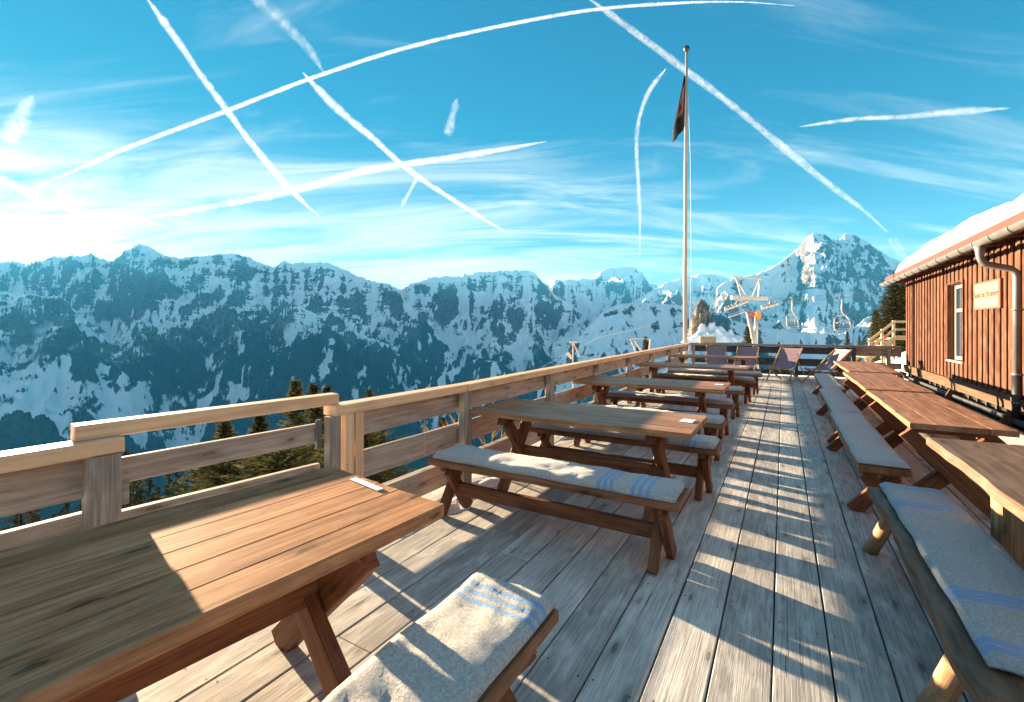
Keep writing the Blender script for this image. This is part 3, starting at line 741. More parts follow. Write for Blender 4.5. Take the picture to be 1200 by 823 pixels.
# --- near right: live-edge slab table and log-legged bench
def live_table():
    t=thing('slab_table','rough live edge slab table standing on a thick plank, at the right picture edge','table',D(3.0,1.25),AS)
    m=MB(); m.beam((-1.5,-.02,.718),(1.18,.02,.718),.78,.062,n=34,amp=.015,bev=.012); m.build('tabletop',M['slab'],t)
    for x in (.42,-.95):
        m=MB(); m.beam((x,.0,.002),(x,.0,.686),.56,.13,up=(1,0,0),n=4,amp=.01,bev=.012); m.build('leg',M['log'],t)
    m=MB(); m.beam((-.88,0,.24),(.35,0,.24),.05,.14); m.build('stretcher',M['leg'],t)
    return t
live_table()
def log_bench():
    t=thing('log_bench','dark slab bench on round log legs, nearest on the right side','bench',D(2.88,.70),AS)
    m=MB(); m.beam((-1.02,.0,.392),(1.03,.0,.392),.40,.070,n=40,amp=.022,bev=.014); m.build('seat',M['darkslab'],t)
    for (x,y,fx,fy) in ((.72,.12,1.0,.20),(.72,-.12,1.0,-.2),(-.62,.12,-.50,.21),(-.62,-.12,-.5,-.2)):
        m=MB(); m.tube([(x,y,.36),((x*2+fx)/3+.006,(2*y+fy)/3,.24),((x+2*fx)/3-.004,(y+2*fy)/3,.12),(fx,fy,.0)],[.040,.043,.041,.043],12,jit=.05,seed=int(x*10+y*100)+30); m.build('leg',M['log'],t)
    return t
log_bench()
make_cushion('thick grey wool pad with blue stripes, on the log legged bench',1.93,.345,D(2.96,.725,.43),AS,'wool_dark',.045,77)

# small bench in the far right corner
make_bench('small bare bench against the far railing beside the hut',.95,.30,D(15.7,2.15),AL,.46,mat='stairwood',legmat='stairwood')

# ------------------------------------------------------------------ deckchairs
def deckchair(label,loc,rz):
    t=thing('deckchair',label,'deckchair',loc,rz,'deckchairs by the far railing')
    w=.56
    for sx in (-1,1):
        x=sx*w/2
        m=MB(); m.beam((x,-.48,.0),(x,.48,.92),.045,.026,up=(1,0,0)); m.build('leg',M['chairwood'],t)       # back-rest rail
        m=MB(); m.beam((x-.035*sx,.42,.0),(x-.035*sx,-.42,.40),.045,.026,up=(1,0,0)); m.build('leg',M['chairwood'],t)
        m=MB(); m.beam((x+.03*sx,.10,.55),(x+.03*sx,.52,.20),.03,.02,up=(1,0,0)); m.build('prop',M['chairwood'],t)
    m=MB(); m.beam((-w/2,.46,.90),(w/2,.46,.90),.03,.03); m.build('crossbar',M['chairwood'],t)
    m=MB(); m.beam((-w/2,-.41,.395),(w/2,-.41,.395),.03,.03); m.build('crossbar',M['chairwood'],t)
    m=MB(); n=14; P=[]
    for i in range(n+1):
        k=i/n; y=.46-.87*k; z=.905-.51*k-.20*math.sin(math.pi*min(1,k*1.0))**1.1
        P.append((y,z))
    for i in range(n):
        (y0,z0),(y1,z1)=P[i],P[i+1]
        x=w/2-.03
        m.beam((0,y0,z0),(0,y1+(y1-y0)*.02,z1+(z1-z0)*.02),2*x,.006,bev=.001)
    m.build('sling',M['cloth'],t)
    return t
dz=lambda l,s: D(s,l)
deckchair('deckchair left of the far railing corner, seen behind the farthest left table',D(15.2,-1.75),AL+R(8))
deckchair('deckchair half hidden behind the right end of the farthest left table',D(14.9,-.95),AL+R(-6))
deckchair('deckchair in the open aisle, mauve canvas in full view',D(14.9,.02),AL+R(-22))
deckchair('deckchair turned sideways behind the farthest right bench',D(14.8,.98),AL+R(-58))

# ------------------------------------------------------------------ flagpole and flag
FPs,FPl=16.72,-2.92
fp=thing('flagpole','tall white flagpole at the far railing corner','flagpole',D(FPs,FPl,-.6),0)
m=MB(); m.tube([(0,0,0),(0,0,4),(.02,0,8),(.05,0,11.6)],[.075,.066,.055,.042],14); m.build('pole',M['pole'],fp)
m=MB(); m.tube([(.05,0,11.6),(.05,0,11.66),(.05,0,11.72),(.05,0,11.78),(.05,0,11.83)],[.03,.09,.11,.085,.02],12); m.build('finial',M['black'],fp)
m=MB(); m.tube([(.05,0,11.5),(.17,-.02,8),(.20,-.02,4),(.13,0,1.2)],.007,5); m.build('rope',M['rope'],fp)
def flag():
    m=MB(); nu,nv=18,26; top=10.72; v=[];f=[];uv=[]
    for j in range(nv+1):
        k=j/nv
        for i in range(nu+1):
            q=i/nu
            wid=.05+.36*min(1,k*1.25)
            x=-q*wid+.02*math.sin(q*14+k*3)*k
            y=.10*math.sin(q*11+k*2.2)*(.3+.7*k)-.05
            z=top-1.72*k-(.55*q*k if k>0 else 0)*(.4+.6*k)+.0
            v.append((x,y,z))
    for j in range(nv):
        for i in range(nu):
            a=j*(nu+1)+i; f.append((a,a+1,a+nu+2,a+nu+1))
            uv.append([(i/nu,1-j/nv),((i+1)/nu,1-j/nv),((i+1)/nu,1-(j+1)/nv),(i/nu,1-(j+1)/nv)])
    m.add(v,f,uv,0,True); o=m.build('flag',M['flag']); o.location=D(FPs,FPl,-.6)+Vector((-.03,-.06,0))
    sm=o.modifiers.new('cloth_thickness','SOLIDIFY'); sm.thickness=.006
    tag(o,'dark flag with faded pink and red emblem hanging limp near the pole top','flag')
flag()

# ------------------------------------------------------------------ hut
HW=2.90
def build_hut():
    t=thing('wooden_hut','red brown timber hut with snowy roof along the right side','hut',(0,0,0),ROT)
    S0,S1=3.6,16.25; Z0,Z1=.50,2.80
    wy0,wy1,wz0,wz1=11.62,12.52,.86,2.34
    # backing wall with a hole for the window
    m=MB()
    for (a,b,c,d) in ((S0,wy0,Z0,Z1),(wy1,S1,Z0,Z1),(wy0,wy1,Z0,wz0),(wy0,wy1,wz1,Z1)):
        m.beam((HW+.06,a,(c+d)/2),(HW+.06,b,(c+d)/2),.10,d-c,bev=.0005)
    m.beam((HW+.06+.055,S1-.05,(Z0+Z1)/2),(HW+5.0,S1-.05,(Z0+Z1)/2),.10,Z1-Z0,bev=.001)
    m.beam((HW+5.05,S0,(Z0+Z1)/2),(HW+5.05,S1-.11,(Z0+Z1)/2),.10,Z1-Z0,bev=.001)
    m.beam((HW+.115,S0+.05,(Z0+Z1)/2),(HW+4.99,S0+.05,(Z0+Z1)/2),.10,Z1-Z0,bev=.001)
    # vertical boards: alternately proud
    r=random.Random(9); s=S0+.02; k=0
    while s<S1-.02:
        w=.105+r.uniform(-.012,.012)
        for (a,b) in (((wz1+.012,Z1),(Z0-.0,wz0-.012)) if (s+w>wy0-.01 and s<wy1+.01) else ((Z0,Z1),)):
            off=-.004 if k%2 else -.026
            m.beam((HW+off+.006,s+w/2,a+r.uniform(-.006,.004)),(HW+off+.006,s+w/2,b),.022,w-(.0 if k%2==0 else -.03),up=(0,1,0),bev=.004)
        s+=w+.018; k+=1
    m.build('wall',M['clad'],t)
    # window
    f=MB(); fx=HW+.10
    for (a,b,w) in (((fx,wy0+.035,wz0),(fx,wy0+.035,wz1),.07),((fx,wy1-.035,wz0),(fx,wy1-.035,wz1),.07)):
        f.beam(a,b,.06,w,up=(0,1,0))
    for z in (wz0+.04,wz1-.035,wz0+(wz1-wz0)*.66):
        f.beam((fx,wy0+.07,z),(fx,wy1-.07,z),.055,.06)
    f.beam((fx,(wy0+wy1)/2,wz0+.07),(fx,(wy0+wy1)/2,wz1-.065),.05,.05,up=(0,1,0))
    wf=f.build('window',M['white'],t)
    g=MB(); g.beam((fx+.012,wy0+.05,(wz0+wz1)/2),(fx+.012,wy1-.05,(wz0+wz1)/2),.008,wz1-wz0-.10,bev=.001); g.build('pane',M['glass'],wf)
    g=MB(); g.beam((HW+.03,wy0-.05,wz0-.02),(HW+.03,wy1+.05,wz0-.02),.17,.03); g.build('sill',M['white'],wf)
    g=MB()
    for y in (wy0-.02,wy1+.02): g.beam((HW+.02,y,wz0-.0),(HW+.02,y,wz1+.02),.13,.035,up=(0,1,0))
    g.beam((HW+.02,wy0-.04,wz1+.035),(HW+.02,wy1+.04,wz1+.035),.13,.035)
    g.build('casing',M['clad'],wf)
    # base
    m=MB(); m.beam((HW-.03,S0,.40),(HW-.03,S1+.03,.40),.10,.19,n=10,amp=.003); m.build('base_beam',M['beam'],t)
    m=MB(); m.beam((HW+.06,S0,.14),(HW+.06,S1,.14),.06,.30,bev=.001); m.build('dark_base',M['black'],t)
    m=MB(); m.beam((HW-.12,S0,.195),(HW-.12,S1-.2,.195),.05,.075); m.build('pipe_board',M['dark'],t)
    for s in np.arange(S0+.2,S1,.42):
        m=MB(); m.beam((HW-.005,s,.005),(HW-.005,s,.302),.04,.05,up=(0,1,0)); m.build('slat',M['dark'],t)
    m=MB(); m.beam((HW-.20,S0,.07),(HW-.20,S1-.1,.07),.045,.13,n=6,amp=.003); m.build('skirting',M['beam'],t)
    for s in (6.6,9.15,11.8,14.4,16.1):
        m=MB(); m.beam((HW-.235,s,.0),(HW-.10,s,.30),.16,.045,up=(0,1,0)); m.build('bracket',M['beam'],t)
    # roof
    el=2.55; m=MB()
    m.beam((HW+.08,S0-.3,2.735),(HW+.08,S1+.32,2.735),.12,.16); m.build('wall_plate',M['clad'],t)
    sl=math.tan(R(21))
    m=MB()
    rl0=el-.02; rl1=HW+2.6; z0=2.83; z1=z0+(rl1-rl0)*sl
    for (a,za,b,zb) in ((rl0,z0,rl1,z1),(rl1,z1,rl1+3,z1-3*sl)):
        m.beam(((a+b)/2,S0-.3,(za+zb)/2),((a+b)/2,S1+.42,(za+zb)/2),math.hypot(b-a,zb-za),.05,up=(-(zb-za),0,(b-a)),bev=.004)
    rf=m.build('roof',M['red'],t)
    m=MB(); m.beam((el-.045,S0-.3,2.845),(el-.045,S1+.44,2.845),.03,.135); m.build('fascia',M['red'],t)
    for s in np.arange(S0,S1+.4,.85):
        m=MB(); m.beam((el+.02,s,2.745),(HW+.16,s,2.80),.08,.09); m.build('rafter',M['clad'],t)
    # gutter: half-round with straps
    gx,gz,gr=el-.115,2.735,.075; m=MB(); v=[];f=[]; ys=[S0-.3,S1+.44]
    n=10
    for y in ys:
        for rr in (gr,gr-.006):
            for k in range(n+1):
                q=math.pi+math.pi*k/n; v.append((gx+rr*math.cos(q),y,gz+rr*math.sin(q)))
    A=n+1
    for k in range(n):
        f.append((k,k+1,2*A+k+1,2*A+k)); f.append((A+k+1,A+k,3*A+k,3*A+k+1))
    f.append((0,2*A,3*A,A)); f.append((n,A+n,3*A+n,2*A+n))
    for e in (0,2*A):
        f.append(tuple([e+k for k in range(n+1)]))
    m.add(v,f,None,0,True); gut=m.build('gutter',M['zinc'],t)
    for s in np.arange(S0,S1+.4,.62):
        m=MB(); m.tube([(gx+(gr+.006)*math.cos(math.pi+math.pi*k/8),s,gz+(gr+.006)*math.sin(math.pi+math.pi*k/8)) for k in range(9)],.011,6); m.build('strap',M['zinc'],gut)
    # downpipe
    ds=9.12; px_=HW-.09
    m=MB(); m.tube([(gx,ds,gz-.05),(gx,ds,gz-.14),(gx,ds,gz-.22),(gx+.02,ds,gz-.29),(gx+.06,ds,gz-.33),(px_-.06,ds,gz-.41),(px_-.015,ds,gz-.46),(px_,ds,gz-.53),(px_,ds,gz-.7),(px_,ds,.83)],[.075,.055,.045,.045,.045,.045,.045,.045,.045,.045],14); dp=m.build('downpipe',M['zinc'],t)
    m=MB(); m.tube([(px_,ds,.83),(px_,ds,.03)],.054,14); m.build('pipe_foot',M['black'],dp)
    for z in (.845,.45,1.75):
        m=MB(); m.tube([(px_,ds,z-.015),(px_,ds,z+.015)],.060,14); m.build('clamp',M['zinc'],dp)
    # snow on the roof
    n1,n2=150,40; ss=np.linspace(S0-.25,S1+.30,n1); us=np.linspace(0,1,n2)
    S,U=np.meshgrid(ss,us,indexing='ij')
    ln=rl0+.06+U*(rl1-rl0+1.2)
    roofz=z0+.03+np.minimum(ln-rl0,2*(rl1-rl0)-(ln-rl0))*sl
    prof=np.sqrt(np.clip(1-(1-np.clip(U/.14,0,1))**2,0,1))*np.sqrt(np.clip(1-(1-np.clip((S1+.30-S)/.5,0,1))**2,0,1))
    hh=.42*prof*(1+.26*fbm(S/1.1,U*4,4,4)+.05*fbm(S/.18,U*24,3,14))+.01
    edge=.05*fbm(S/.5,S*0+1.1,3,6)*(1-U)*1.0
    o=grid_mesh('roof_snow',ln+edge,S,roofz+hh,M['snow']); o.rotation_euler=(0,0,ROT); o['kind']='stuff'
    o['label']='thick white snow lying on the hut roof'
    return t
build_hut()
# window curtains stand inside the hut
m=MB(); m.beam((HW+.19,11.66,1.55),(HW+.19,11.98,1.55),.02,1.3); o=m.build('curtain',M['curtain']); o.rotation_euler=(0,0,ROT); tag(o,'blue and white curtain inside the hut window','curtain')
# sign on the wall
sg=thing('wall_sign','cream nameplate with red border on the hut wall right of the window','sign',D(10.42,HW-.030,2.03),ROT-R(90))
m=MB(); m.beam((-.56,0,0),(.56,0,0),.03,.46,bev=.003); m.build('board',M['signred'] if False else plain('sign_border',(.20,.06,.04),.6),sg)
m=MB(); m.beam((-.515,-.018,0),(.515,-.018,0),.006,.395,bev=.001); m.build('panel',plain('sign_panel',(.24,.19,.13),.6,0,.3,.06),sg)
fc=bpy.data.curves.new('sign_text','FONT'); fc.body='Sunk bis Brunner'; fc.size=.15; fc.align_x='CENTER'; fc.align_y='CENTER'; fc.extrude=.001
fo=bpy.data.objects.new('lettering',fc); COL.objects.link(fo); fo.parent=sg; fo.location=(0,-.0235,.015); fo.rotation_euler=(R(90),0,0)
bpy.context.view_layer.update(); tme=bpy.data.meshes.new_from_object(fo.evaluated_get(bpy.context.evaluated_depsgraph_get()))
tme.materials.clear(); tme.materials.append(M['text'])
lo=bpy.data.objects.new('lettering',tme); COL.objects.link(lo); lo.parent=sg; lo.location=fo.location; lo.rotation_euler=fo.rotation_euler
bpy.data.objects.remove(fo)

# ------------------------------------------------------------------ outside stair behind the hut
def stair():
    zd=20.0; p=AT(1048,396,zd)
    t=thing('outside_stair','pale timber stair and landing rail behind the hut corner','stair',(p.x,p.y,0),R(-8))
    zt=p.z
    m=MB(); m.beam((0,.5,zt-.05),(3.2,.5,zt-.05),1.0,.10); m.build('landing',M['stairwood'],t)
    for dz in (.05,.36,.70):
        m=MB(); m.beam((0,-.03,zt+dz),(3.2,-.03,zt+dz),.045,.10); m.build('rail',M['stairwood'],t)
        m=MB(); m.beam((-1.05,-.03,zt+dz-.87),(-.04,-.03,zt+dz-.03),.045,.10); m.build('rail',M['stairwood'],t)
    for x,z in ((0,zt),(1.3,zt),(2.6,zt),(-.46,zt-.38),(-.95,zt-.79)):
        m=MB(); m.beam((x,.04,z-1.5),(x,.04,z+.76),.085,.085,up=(0,1,0)); m.build('post',M['stairwood'],t)
    for y in (.06,.95):
        m=MB(); m.beam((-1.1,y,zt-1.02),(0,y,zt-.1),.05,.2); m.build('stringer',M['stairwood'],t)
    for k in range(5):
        m=MB(); m.beam((-.95+k*.2,.1,zt-.86+k*.17),(-.95+k*.2,.92,zt-.86+k*.17),.22,.04); m.build('tread',M['stairwood'],t)
stair()
q=AT(1036.5,395,18.6)
rs=thing('round_sign','small round red sign on a post before the stair','sign',(q.x,q.y,q.z-1.2),0)
m=MB(); m.tube([(0,0,-.8),(0,0,1.15)],.022,8); m.build('post',M['cable'],rs)
m=MB(); m.tube([(0,-.03,1.2),(0,-.05,1.2)],.085,20,smooth=False); m.build('disc',M['signred'],rs)
m=MB(); p=AT(829,399,18.2); m.box((0,0,.0),(.62,.12,.30)); m.beam((0,.0,-.15),(0,.0,-1.9),.09,.09); o=m.build('board_sign',M['stairwood']); o.location=p; tag(o,'small plain wooden board standing just beyond the far railing','sign')

# ------------------------------------------------------------------ conifers
def conifer_mesh(name,h,rad,seed,nb,mat,dens=1.0,bush=False):
    r=random.Random(seed); m=MB()
    for b in range(nb):
        k=(b+r.random())/nb
        k=k**.80
        z=h*(.06+.92*k)
        rl=rad*(1-k)**.68*(.72+.45*r.random())+.04*h*.25*(1-k)+.03
        if bush: rl=rad*math.sqrt(max(0,1-(k*1.0)**2))*(.6+.5*r.random())+.05
        a=r.random()*6.283; ca,sa=math.cos(a),math.sin(a)
        droop=-.28+.75*k*k-.12*r.random()
        ns=max(4,int(rl/(.075*h/8.0+.03)*dens))
        for i in range(ns):
            q=(i+.35+.5*r.random())/ns
            x=rl*q; zz=z+rl*droop*q+.10*rl*q*q
            side=(r.random()-.5)*rl*.42*(1-.5*q)
            c=Vector((ca*x-sa*side,sa*x+ca*side,zz))
            ln=(.15+.22*(1-q*.5))*(.5+.5*r.random())*(.35+.09*h)*.80
            wd=ln*(.34+.25*r.random())
            da=a+(side/(rl*.3+.01))*.5+(r.random()-.5)*.9
            d=Vector((math.cos(da),math.sin(da),droop*.9-.15+.9*(r.random()-.42))).normalized()
            sd=d.cross(Vector((0,0,1))).normalized(); up=sd.cross(d)
            sd=(sd+up*(r.random()-.5)*2.6).normalized()
            p=[c-d*ln*.35,c+sd*wd*.5+d*ln*.1,c+d*ln*.75,c-sd*wd*.5+d*ln*.1]
            m.add(p,[(0,1,2,3)],[[(0,0),(1,0),(1,1),(0,1)]])
    o=m.build('crown',mat)
    tm=MB(); tm.tube([(0,0,-.6),(0,0,h*.5),(0,0,h*.985)],[.035*h*.45+.03,.02*h*.45+.02,.008],8)
    ot=tm.build('trunk',M['bark'])
    return o,ot
_protos={}
def proto(kind):
    if kind not in _protos:
        spec={'spruce':(8,1.55,3,760,'needle',1.0),'slim':(8,.95,5,700,'needle',1.0),'dense':(9,2.3,8,1100,'needle',1.1),'far':(8,1.5,13,230,'needle_far',.8),'bushy':(5,2.0,21,700,'needle',1.0)}[kind]
        a,b=conifer_mesh(kind,spec[0],spec[1],spec[2],spec[3],M[spec[4]],spec[5],kind=='bushy')
        _protos[kind]=(a.data,b.data,spec[0]); bpy.data.objects.remove(a); bpy.data.objects.remove(b)
    return _protos[kind]
def tree(kind,x,y,h,label,group=None,z=None,wide=1.0):
    mc,mt,h0=proto(kind); k=h/h0
    if z is None: z=hill_at(x,y)
    t=thing('conifer_tree',label,'tree',(x,y,z-.1),rnd.random()*6.28,group)
    t.scale=(k*wide,k*wide,k)
    for n_,me in (('crown',mc),('trunk',mt)):
        o=bpy.data.objects.new(n_,me); COL.objects.link(o); o.parent=t
    return t
def tree_at(kind,px,ytop,zd,label,group=None,wide=1.0,hmax=None):
    p=AT(px,ytop,zd); g=hill_at(p.x,p.y); h=p.z-g
    z=None
    return tree(kind,p.x,p.y,h,label,group,z,wide)
G1='conifers below the railing'
tree_at('spruce',263,487,24,'leftmost conifer rising behind the raised railing bar',G1,.95)
tree_at('spruce',305,481,27,'second conifer behind the raised railing bar, from the left',G1,.95)
tree_at('spruce',347,440,31,'tallest conifer behind the raised railing bar, its tip clear above it',G1,.85)
tree_at('slim',367,445,35,'slim conifer next to the tallest one behind the railing',G1)
tree_at('slim',384,448,38,'conifer tip just left of the gate post',G1)
tree_at('slim',433,452,50,'lone conifer tip above the handrail right of the gate post',G1,.8)
tree_at('bushy',425,500,22,'bushy conifer seen through the railing gap right of the gate post',G1,1.0)
tree_at('bushy',330,522,17,'bushy conifer filling the gap under the grey gate board',G1,1.1)
tree_at('bushy',262,532,18,'rounded bushy conifer under the left part of the gate board',G1,.9)
tree_at('slim',519,487,62,'small conifer seen between the rail boards beside the first long post',G1,1.2)
tree_at('slim',537,492,70,'smaller conifer seen between the rail boards, nearest the first long post',G1,1.2)
tree_at('slim',447,505,48,'small conifer seen between the rail boards in the middle of the first panel',G1,1.2)
G2='conifers beyond the far railing'
tree_at('spruce',876,380,46,'conifer standing just left of the lift pylon',G2,.9)
tree_at('slim',912.5,399,60,'small bare topped conifer right of the lift pylon',G2,.7)
tree_at('spruce',993,387,40,'small conifer below the right hanging chair',G2,.85)
tree_at('slim',1007,391,37,'small dark conifer left of the tall slender one',G2,.9)
tree_at('slim',1026,361,33,'tall slender conifer left of the hut',G2,1.5)
tree_at('dense',1048,330,30,'big dense conifer behind the hut corner',G2,1.5)
tree_at('dense',1064,300,32,'big conifer mostly hidden behind the hut roof',G2,1.3)
tree_at('slim',757,392,150,'conifer standing between the twin wooden posts',G2,.7)
tree_at('bushy',1000,424,22,'low bushy conifer in the snow behind the far railing',G2,.8)
# forest down the slope on the left
G3='forest trees down the slope'
rf_=random.Random(4); n=0
tries=0
while n<170 and tries<6000:
    tries+=1
    px=rf_.uniform(-110,330); zd=rf_.uniform(48,230)
    yt=rf_.uniform(566,650) if px<125 else rf_.uniform(520,585)
    if zd>120: yt-=12
    p=AT(px,yt,zd); h=p.z-hill_at(p.x,zd)
    if not 7<h<26: continue
    tree('far',p.x,zd,h,'dark conifer of the forest seen under the left railing boards',G3,None,rf_.uniform(.55,.8)); n+=1
# dry shrub at the kerb
def shrub(label,s,l,h):
    r=random.Random(int(s*100)); t=thing('dry_shrub',label,'shrub',D(s,l,hill_h(l,s)),0)
    m=MB()
    for k in range(34):
        a=r.random()*6.28; sp_=r.uniform(.1,.42); p=[Vector((0,0,0))]
        for q in range(3): p.append(p[-1]+Vector((math.cos(a)*sp_*.5,math.sin(a)*sp_*.5,h*.36*r.uniform(.7,1.1))))
        m.tube(p,[.012,.009,.006,.003],5)
        for q in range(1,4):
            for e in range(3):
                b=a+r.uniform(-1.5,1.5); m.tube([p[q],p[q]+Vector((math.cos(b)*.10,math.sin(b)*.10,.13))],[.006,.002],4)
    m.build('stems',M['twig'],t)
shrub('dry pale shrub poking up just outside the railing behind the front left bench',4.45,-3.05,1.25)
shrub('dry pale shrub outside the railing by the second left table',6.75,-3.05,1.05)

# ------------------------------------------------------------------ chairlift
Zp=56.0; sc=Zp/F
def lift():
    b=AT(886,431,Zp); t=thing('lift_pylon','white steel chairlift pylon with crossarm, sheaves and two coloured signs','pylon',(b.x,b.y,b.z-1),0)
    def Q(px,py,dy=0): p=AT(px,py,Zp); return (p.x-b.x,dy,p.z-(b.z-1))
    st=M['steel']
    m=MB(); m.tube([Q(886,445),Q(885,405),Q(876,365)],[.34,.30,.24],10); m.build('leg',st,t)
    m=MB(); m.tube([Q(886,407,.1),Q(887,366,.1)],[.24,.22],10); m.build('leg',st,t)
    m=MB(); m.beam(Q(857,349),Q(899,350),.5,.45); m.build('crossarm',st,t)
    m=MB(); m.beam(Q(858,324.5),Q(894,327),.22,.16)
    for a,c in (((863,325),(869,348)),((891,327),(889,349)),((863,326),(876,348)),((891,327),(882,348)),((866,348),(866,352)),((889,348),(892,352))):
        m.beam(Q(*a,.1),Q(*c,.1),.13,.13)
    m.build('top_frame',st,t)
    for lab,p0,p1,n in (('sheave_train',(849,364),(876,354),7),('sheave_train',(892,362),(911,357),5)):
        m=MB(); m.beam(Q(*p0,-.1),Q(*p1,-.1),.16,.2); o=m.build(lab,st,t)
        w=MB()
        for k in range(n):
            q=(k+.5)/n; c=Vector(Q(p0[0]+(p1[0]-p0[0])*q,p0[1]+(p1[1]-p0[1])*q-1.5,-.12)); w.tube([c+Vector((0,-.12,0)),c+Vector((0,.12,0))],.24,12)
        w.build('wheels',st,o)
        m=MB(); c=Q((p0[0]+p1[0])/2,(p0[1]+p1[1])/2,0); m.tube([c,Q((p0[0]+p1[0])/2+2,352,0)],.12,6); m.build('hanger',st,t)
    m=MB(); m.beam(Q(854,372,.0),Q(878,364,0),.14,.12); m.beam(Q(855,369,0),Q(878,361,0),.05,.05); m.build('catwalk',st,t)
    m=MB(); m.tube([Q(880,368.5,-.36),Q(880,368.5,-.40)],.33,20,smooth=False); m.build('disc',M['signred'],t,'red round plate')
    m=MB(); m.beam(Q(887,365,-.4),Q(887,374,-.4),.55,.05,up=(0,1,0)); m.build('plate',M['signor'],t,'orange plate')
    return t
lift()
def rope_line(name,label,pts):
    m=MB(); m.tube(pts,.022,6); o=m.build(name,M['cable']); tag(o,label,'cable'); return o
# ropes: one passes each side of the pylon
ra=[AT(849,362,Zp),AT(700,396,120),AT(560,470,260)]
rope_line('lift_cable','steel lift rope from the right sheaves of the pylon up past the hut',[AT(911,355.8,Zp),AT(987,349.3,54),AT(1080,341,50),AT(1200,330,46)])
rope_line('lift_cable','steel lift rope from the left sheaves of the pylon down into the valley',ra)
rope_line('lift_cable','steel lift rope crossing the left sheaves and holding the left hanging chair',[AT(851,361,Zp),AT(876,352.5,Zp),AT(928.7,349.3,58),AT(1060,338,57),AT(1200,322,56)])
def lift_chair(label,px,py,zd,rz):
    p=AT(px,py,zd); t=thing('lift_chair',label,'lift chair',p,rz,'chairs of the lift'); st=M['steel']; k=zd/F
    m=MB(); m.beam((-.25,0,0),(.25,0,0),.12,.16); m.build('grip',M['cable'],t)
    m=MB(); m.tube([(0,0,0),(-.05,0,-.8),(-.08,.0,-1.5),(.1,0,-1.9),(.45,0,-2.05)],.07,8); m.build('hanger',st,t)
    m=MB()
    w=.85; yb=-3.75
    pts=[(-w*.55,.2,-2.12),(-w*.9,.1,-2.5),(-w*1.0,.0,-3.1),(-w*.95,-.1,yb),(-w*.7,-.45,yb-.10)]
    m.tube(pts,.055,8); m.tube([(-x,y,z) for x,y,z in pts],.055,8)
    m.tube([(-w*.55,.2,-2.12),(0,.25,-2.04),(w*.55,.2,-2.12)],.055,8)
    m.build('frame',st,t)
    m=MB()
    for q in range(4): m.beam((-w*.92,-.02-.13*q,yb+.02),(w*.92,-.02-.13*q,yb+.02),.10,.05)
    m.build('seat',M['dark'],t)
    m=MB()
    for q in range(3): m.beam((-w*.95,.05+.02*q,yb+.25+.18*q),(w*.95,.05+.02*q,yb+.25+.18*q),.04,.10)
    m.build('backrest',M['dark'],t)
    m=MB(); m.tube([(-w*.8,-.2,-3.0),(-w*.3,-.3,-2.65),(w*.3,-.3,-2.65),(w*.8,-.2,-3.0)],.035,6); m.tube([(0,-.3,-2.65),(0,-.35,-3.3)],.03,6); m.build('safety_bar',st,t)
    return t
lift_chair('empty lift chair hanging left, nearer the pylon',928.7,349.3,58,R(12))
lift_chair('empty lift chair hanging right, above the small conifer',987,349.3,54,R(-14))
# twin posts and small mast down the valley
def mast(label,px,yt,yb,zd):
    b=AT(px,yb,zd); k=zd/F; t=thing('timber_mast',label,'mast',b,0)
    H=(yb-yt)*k
    m=MB(); m.beam((0,0,0),(0,0,H),.9*k,.9*k*2,up=(0,1,0)); m.build('pole',M['post'],t)
    m=MB(); m.beam((-4*k,0,H-1.2*k),(5*k,0,H-1.2*k),2*k,2.2*k); m.build('crossarm',M['post'],t)
    m=MB(); m.beam((1*k,0,H-3*k),(7.5*k,0,H-18*k),1.0*k,1.0*k,up=(0,1,0)); m.beam((-7*k,0,H-14*k),(-1*k,0,H-20*k),4*k,1*k,up=(0,1,0)); m.build('brace',M['post'],t)
mast('weathered timber mast with braces standing above the handrail in mid valley',671.5,400,470,90)
def twin():
    zd=130; k=zd/F; b=AT(750,415,zd); t=thing('timber_gantry','pair of leaning timber posts joined by a bar, beyond the handrail','gantry',b,0)
    q=lambda x,y:((x-750)*k,0,(415-y)*k)
    for p0,p1 in (((738,397),(746,414)),((762,397),(760,416)),((744,400),(752,413))):
        m=MB(); m.beam(q(*p1),q(*p0),1.2*k,1.2*k,up=(0,1,0)); m.build('post',M['post'],t)
    m=MB(); m.beam(q(736,397.3),q(762.5,397.3),.7*k,.8*k); m.build('crossbar',M['post'],t)
twin()
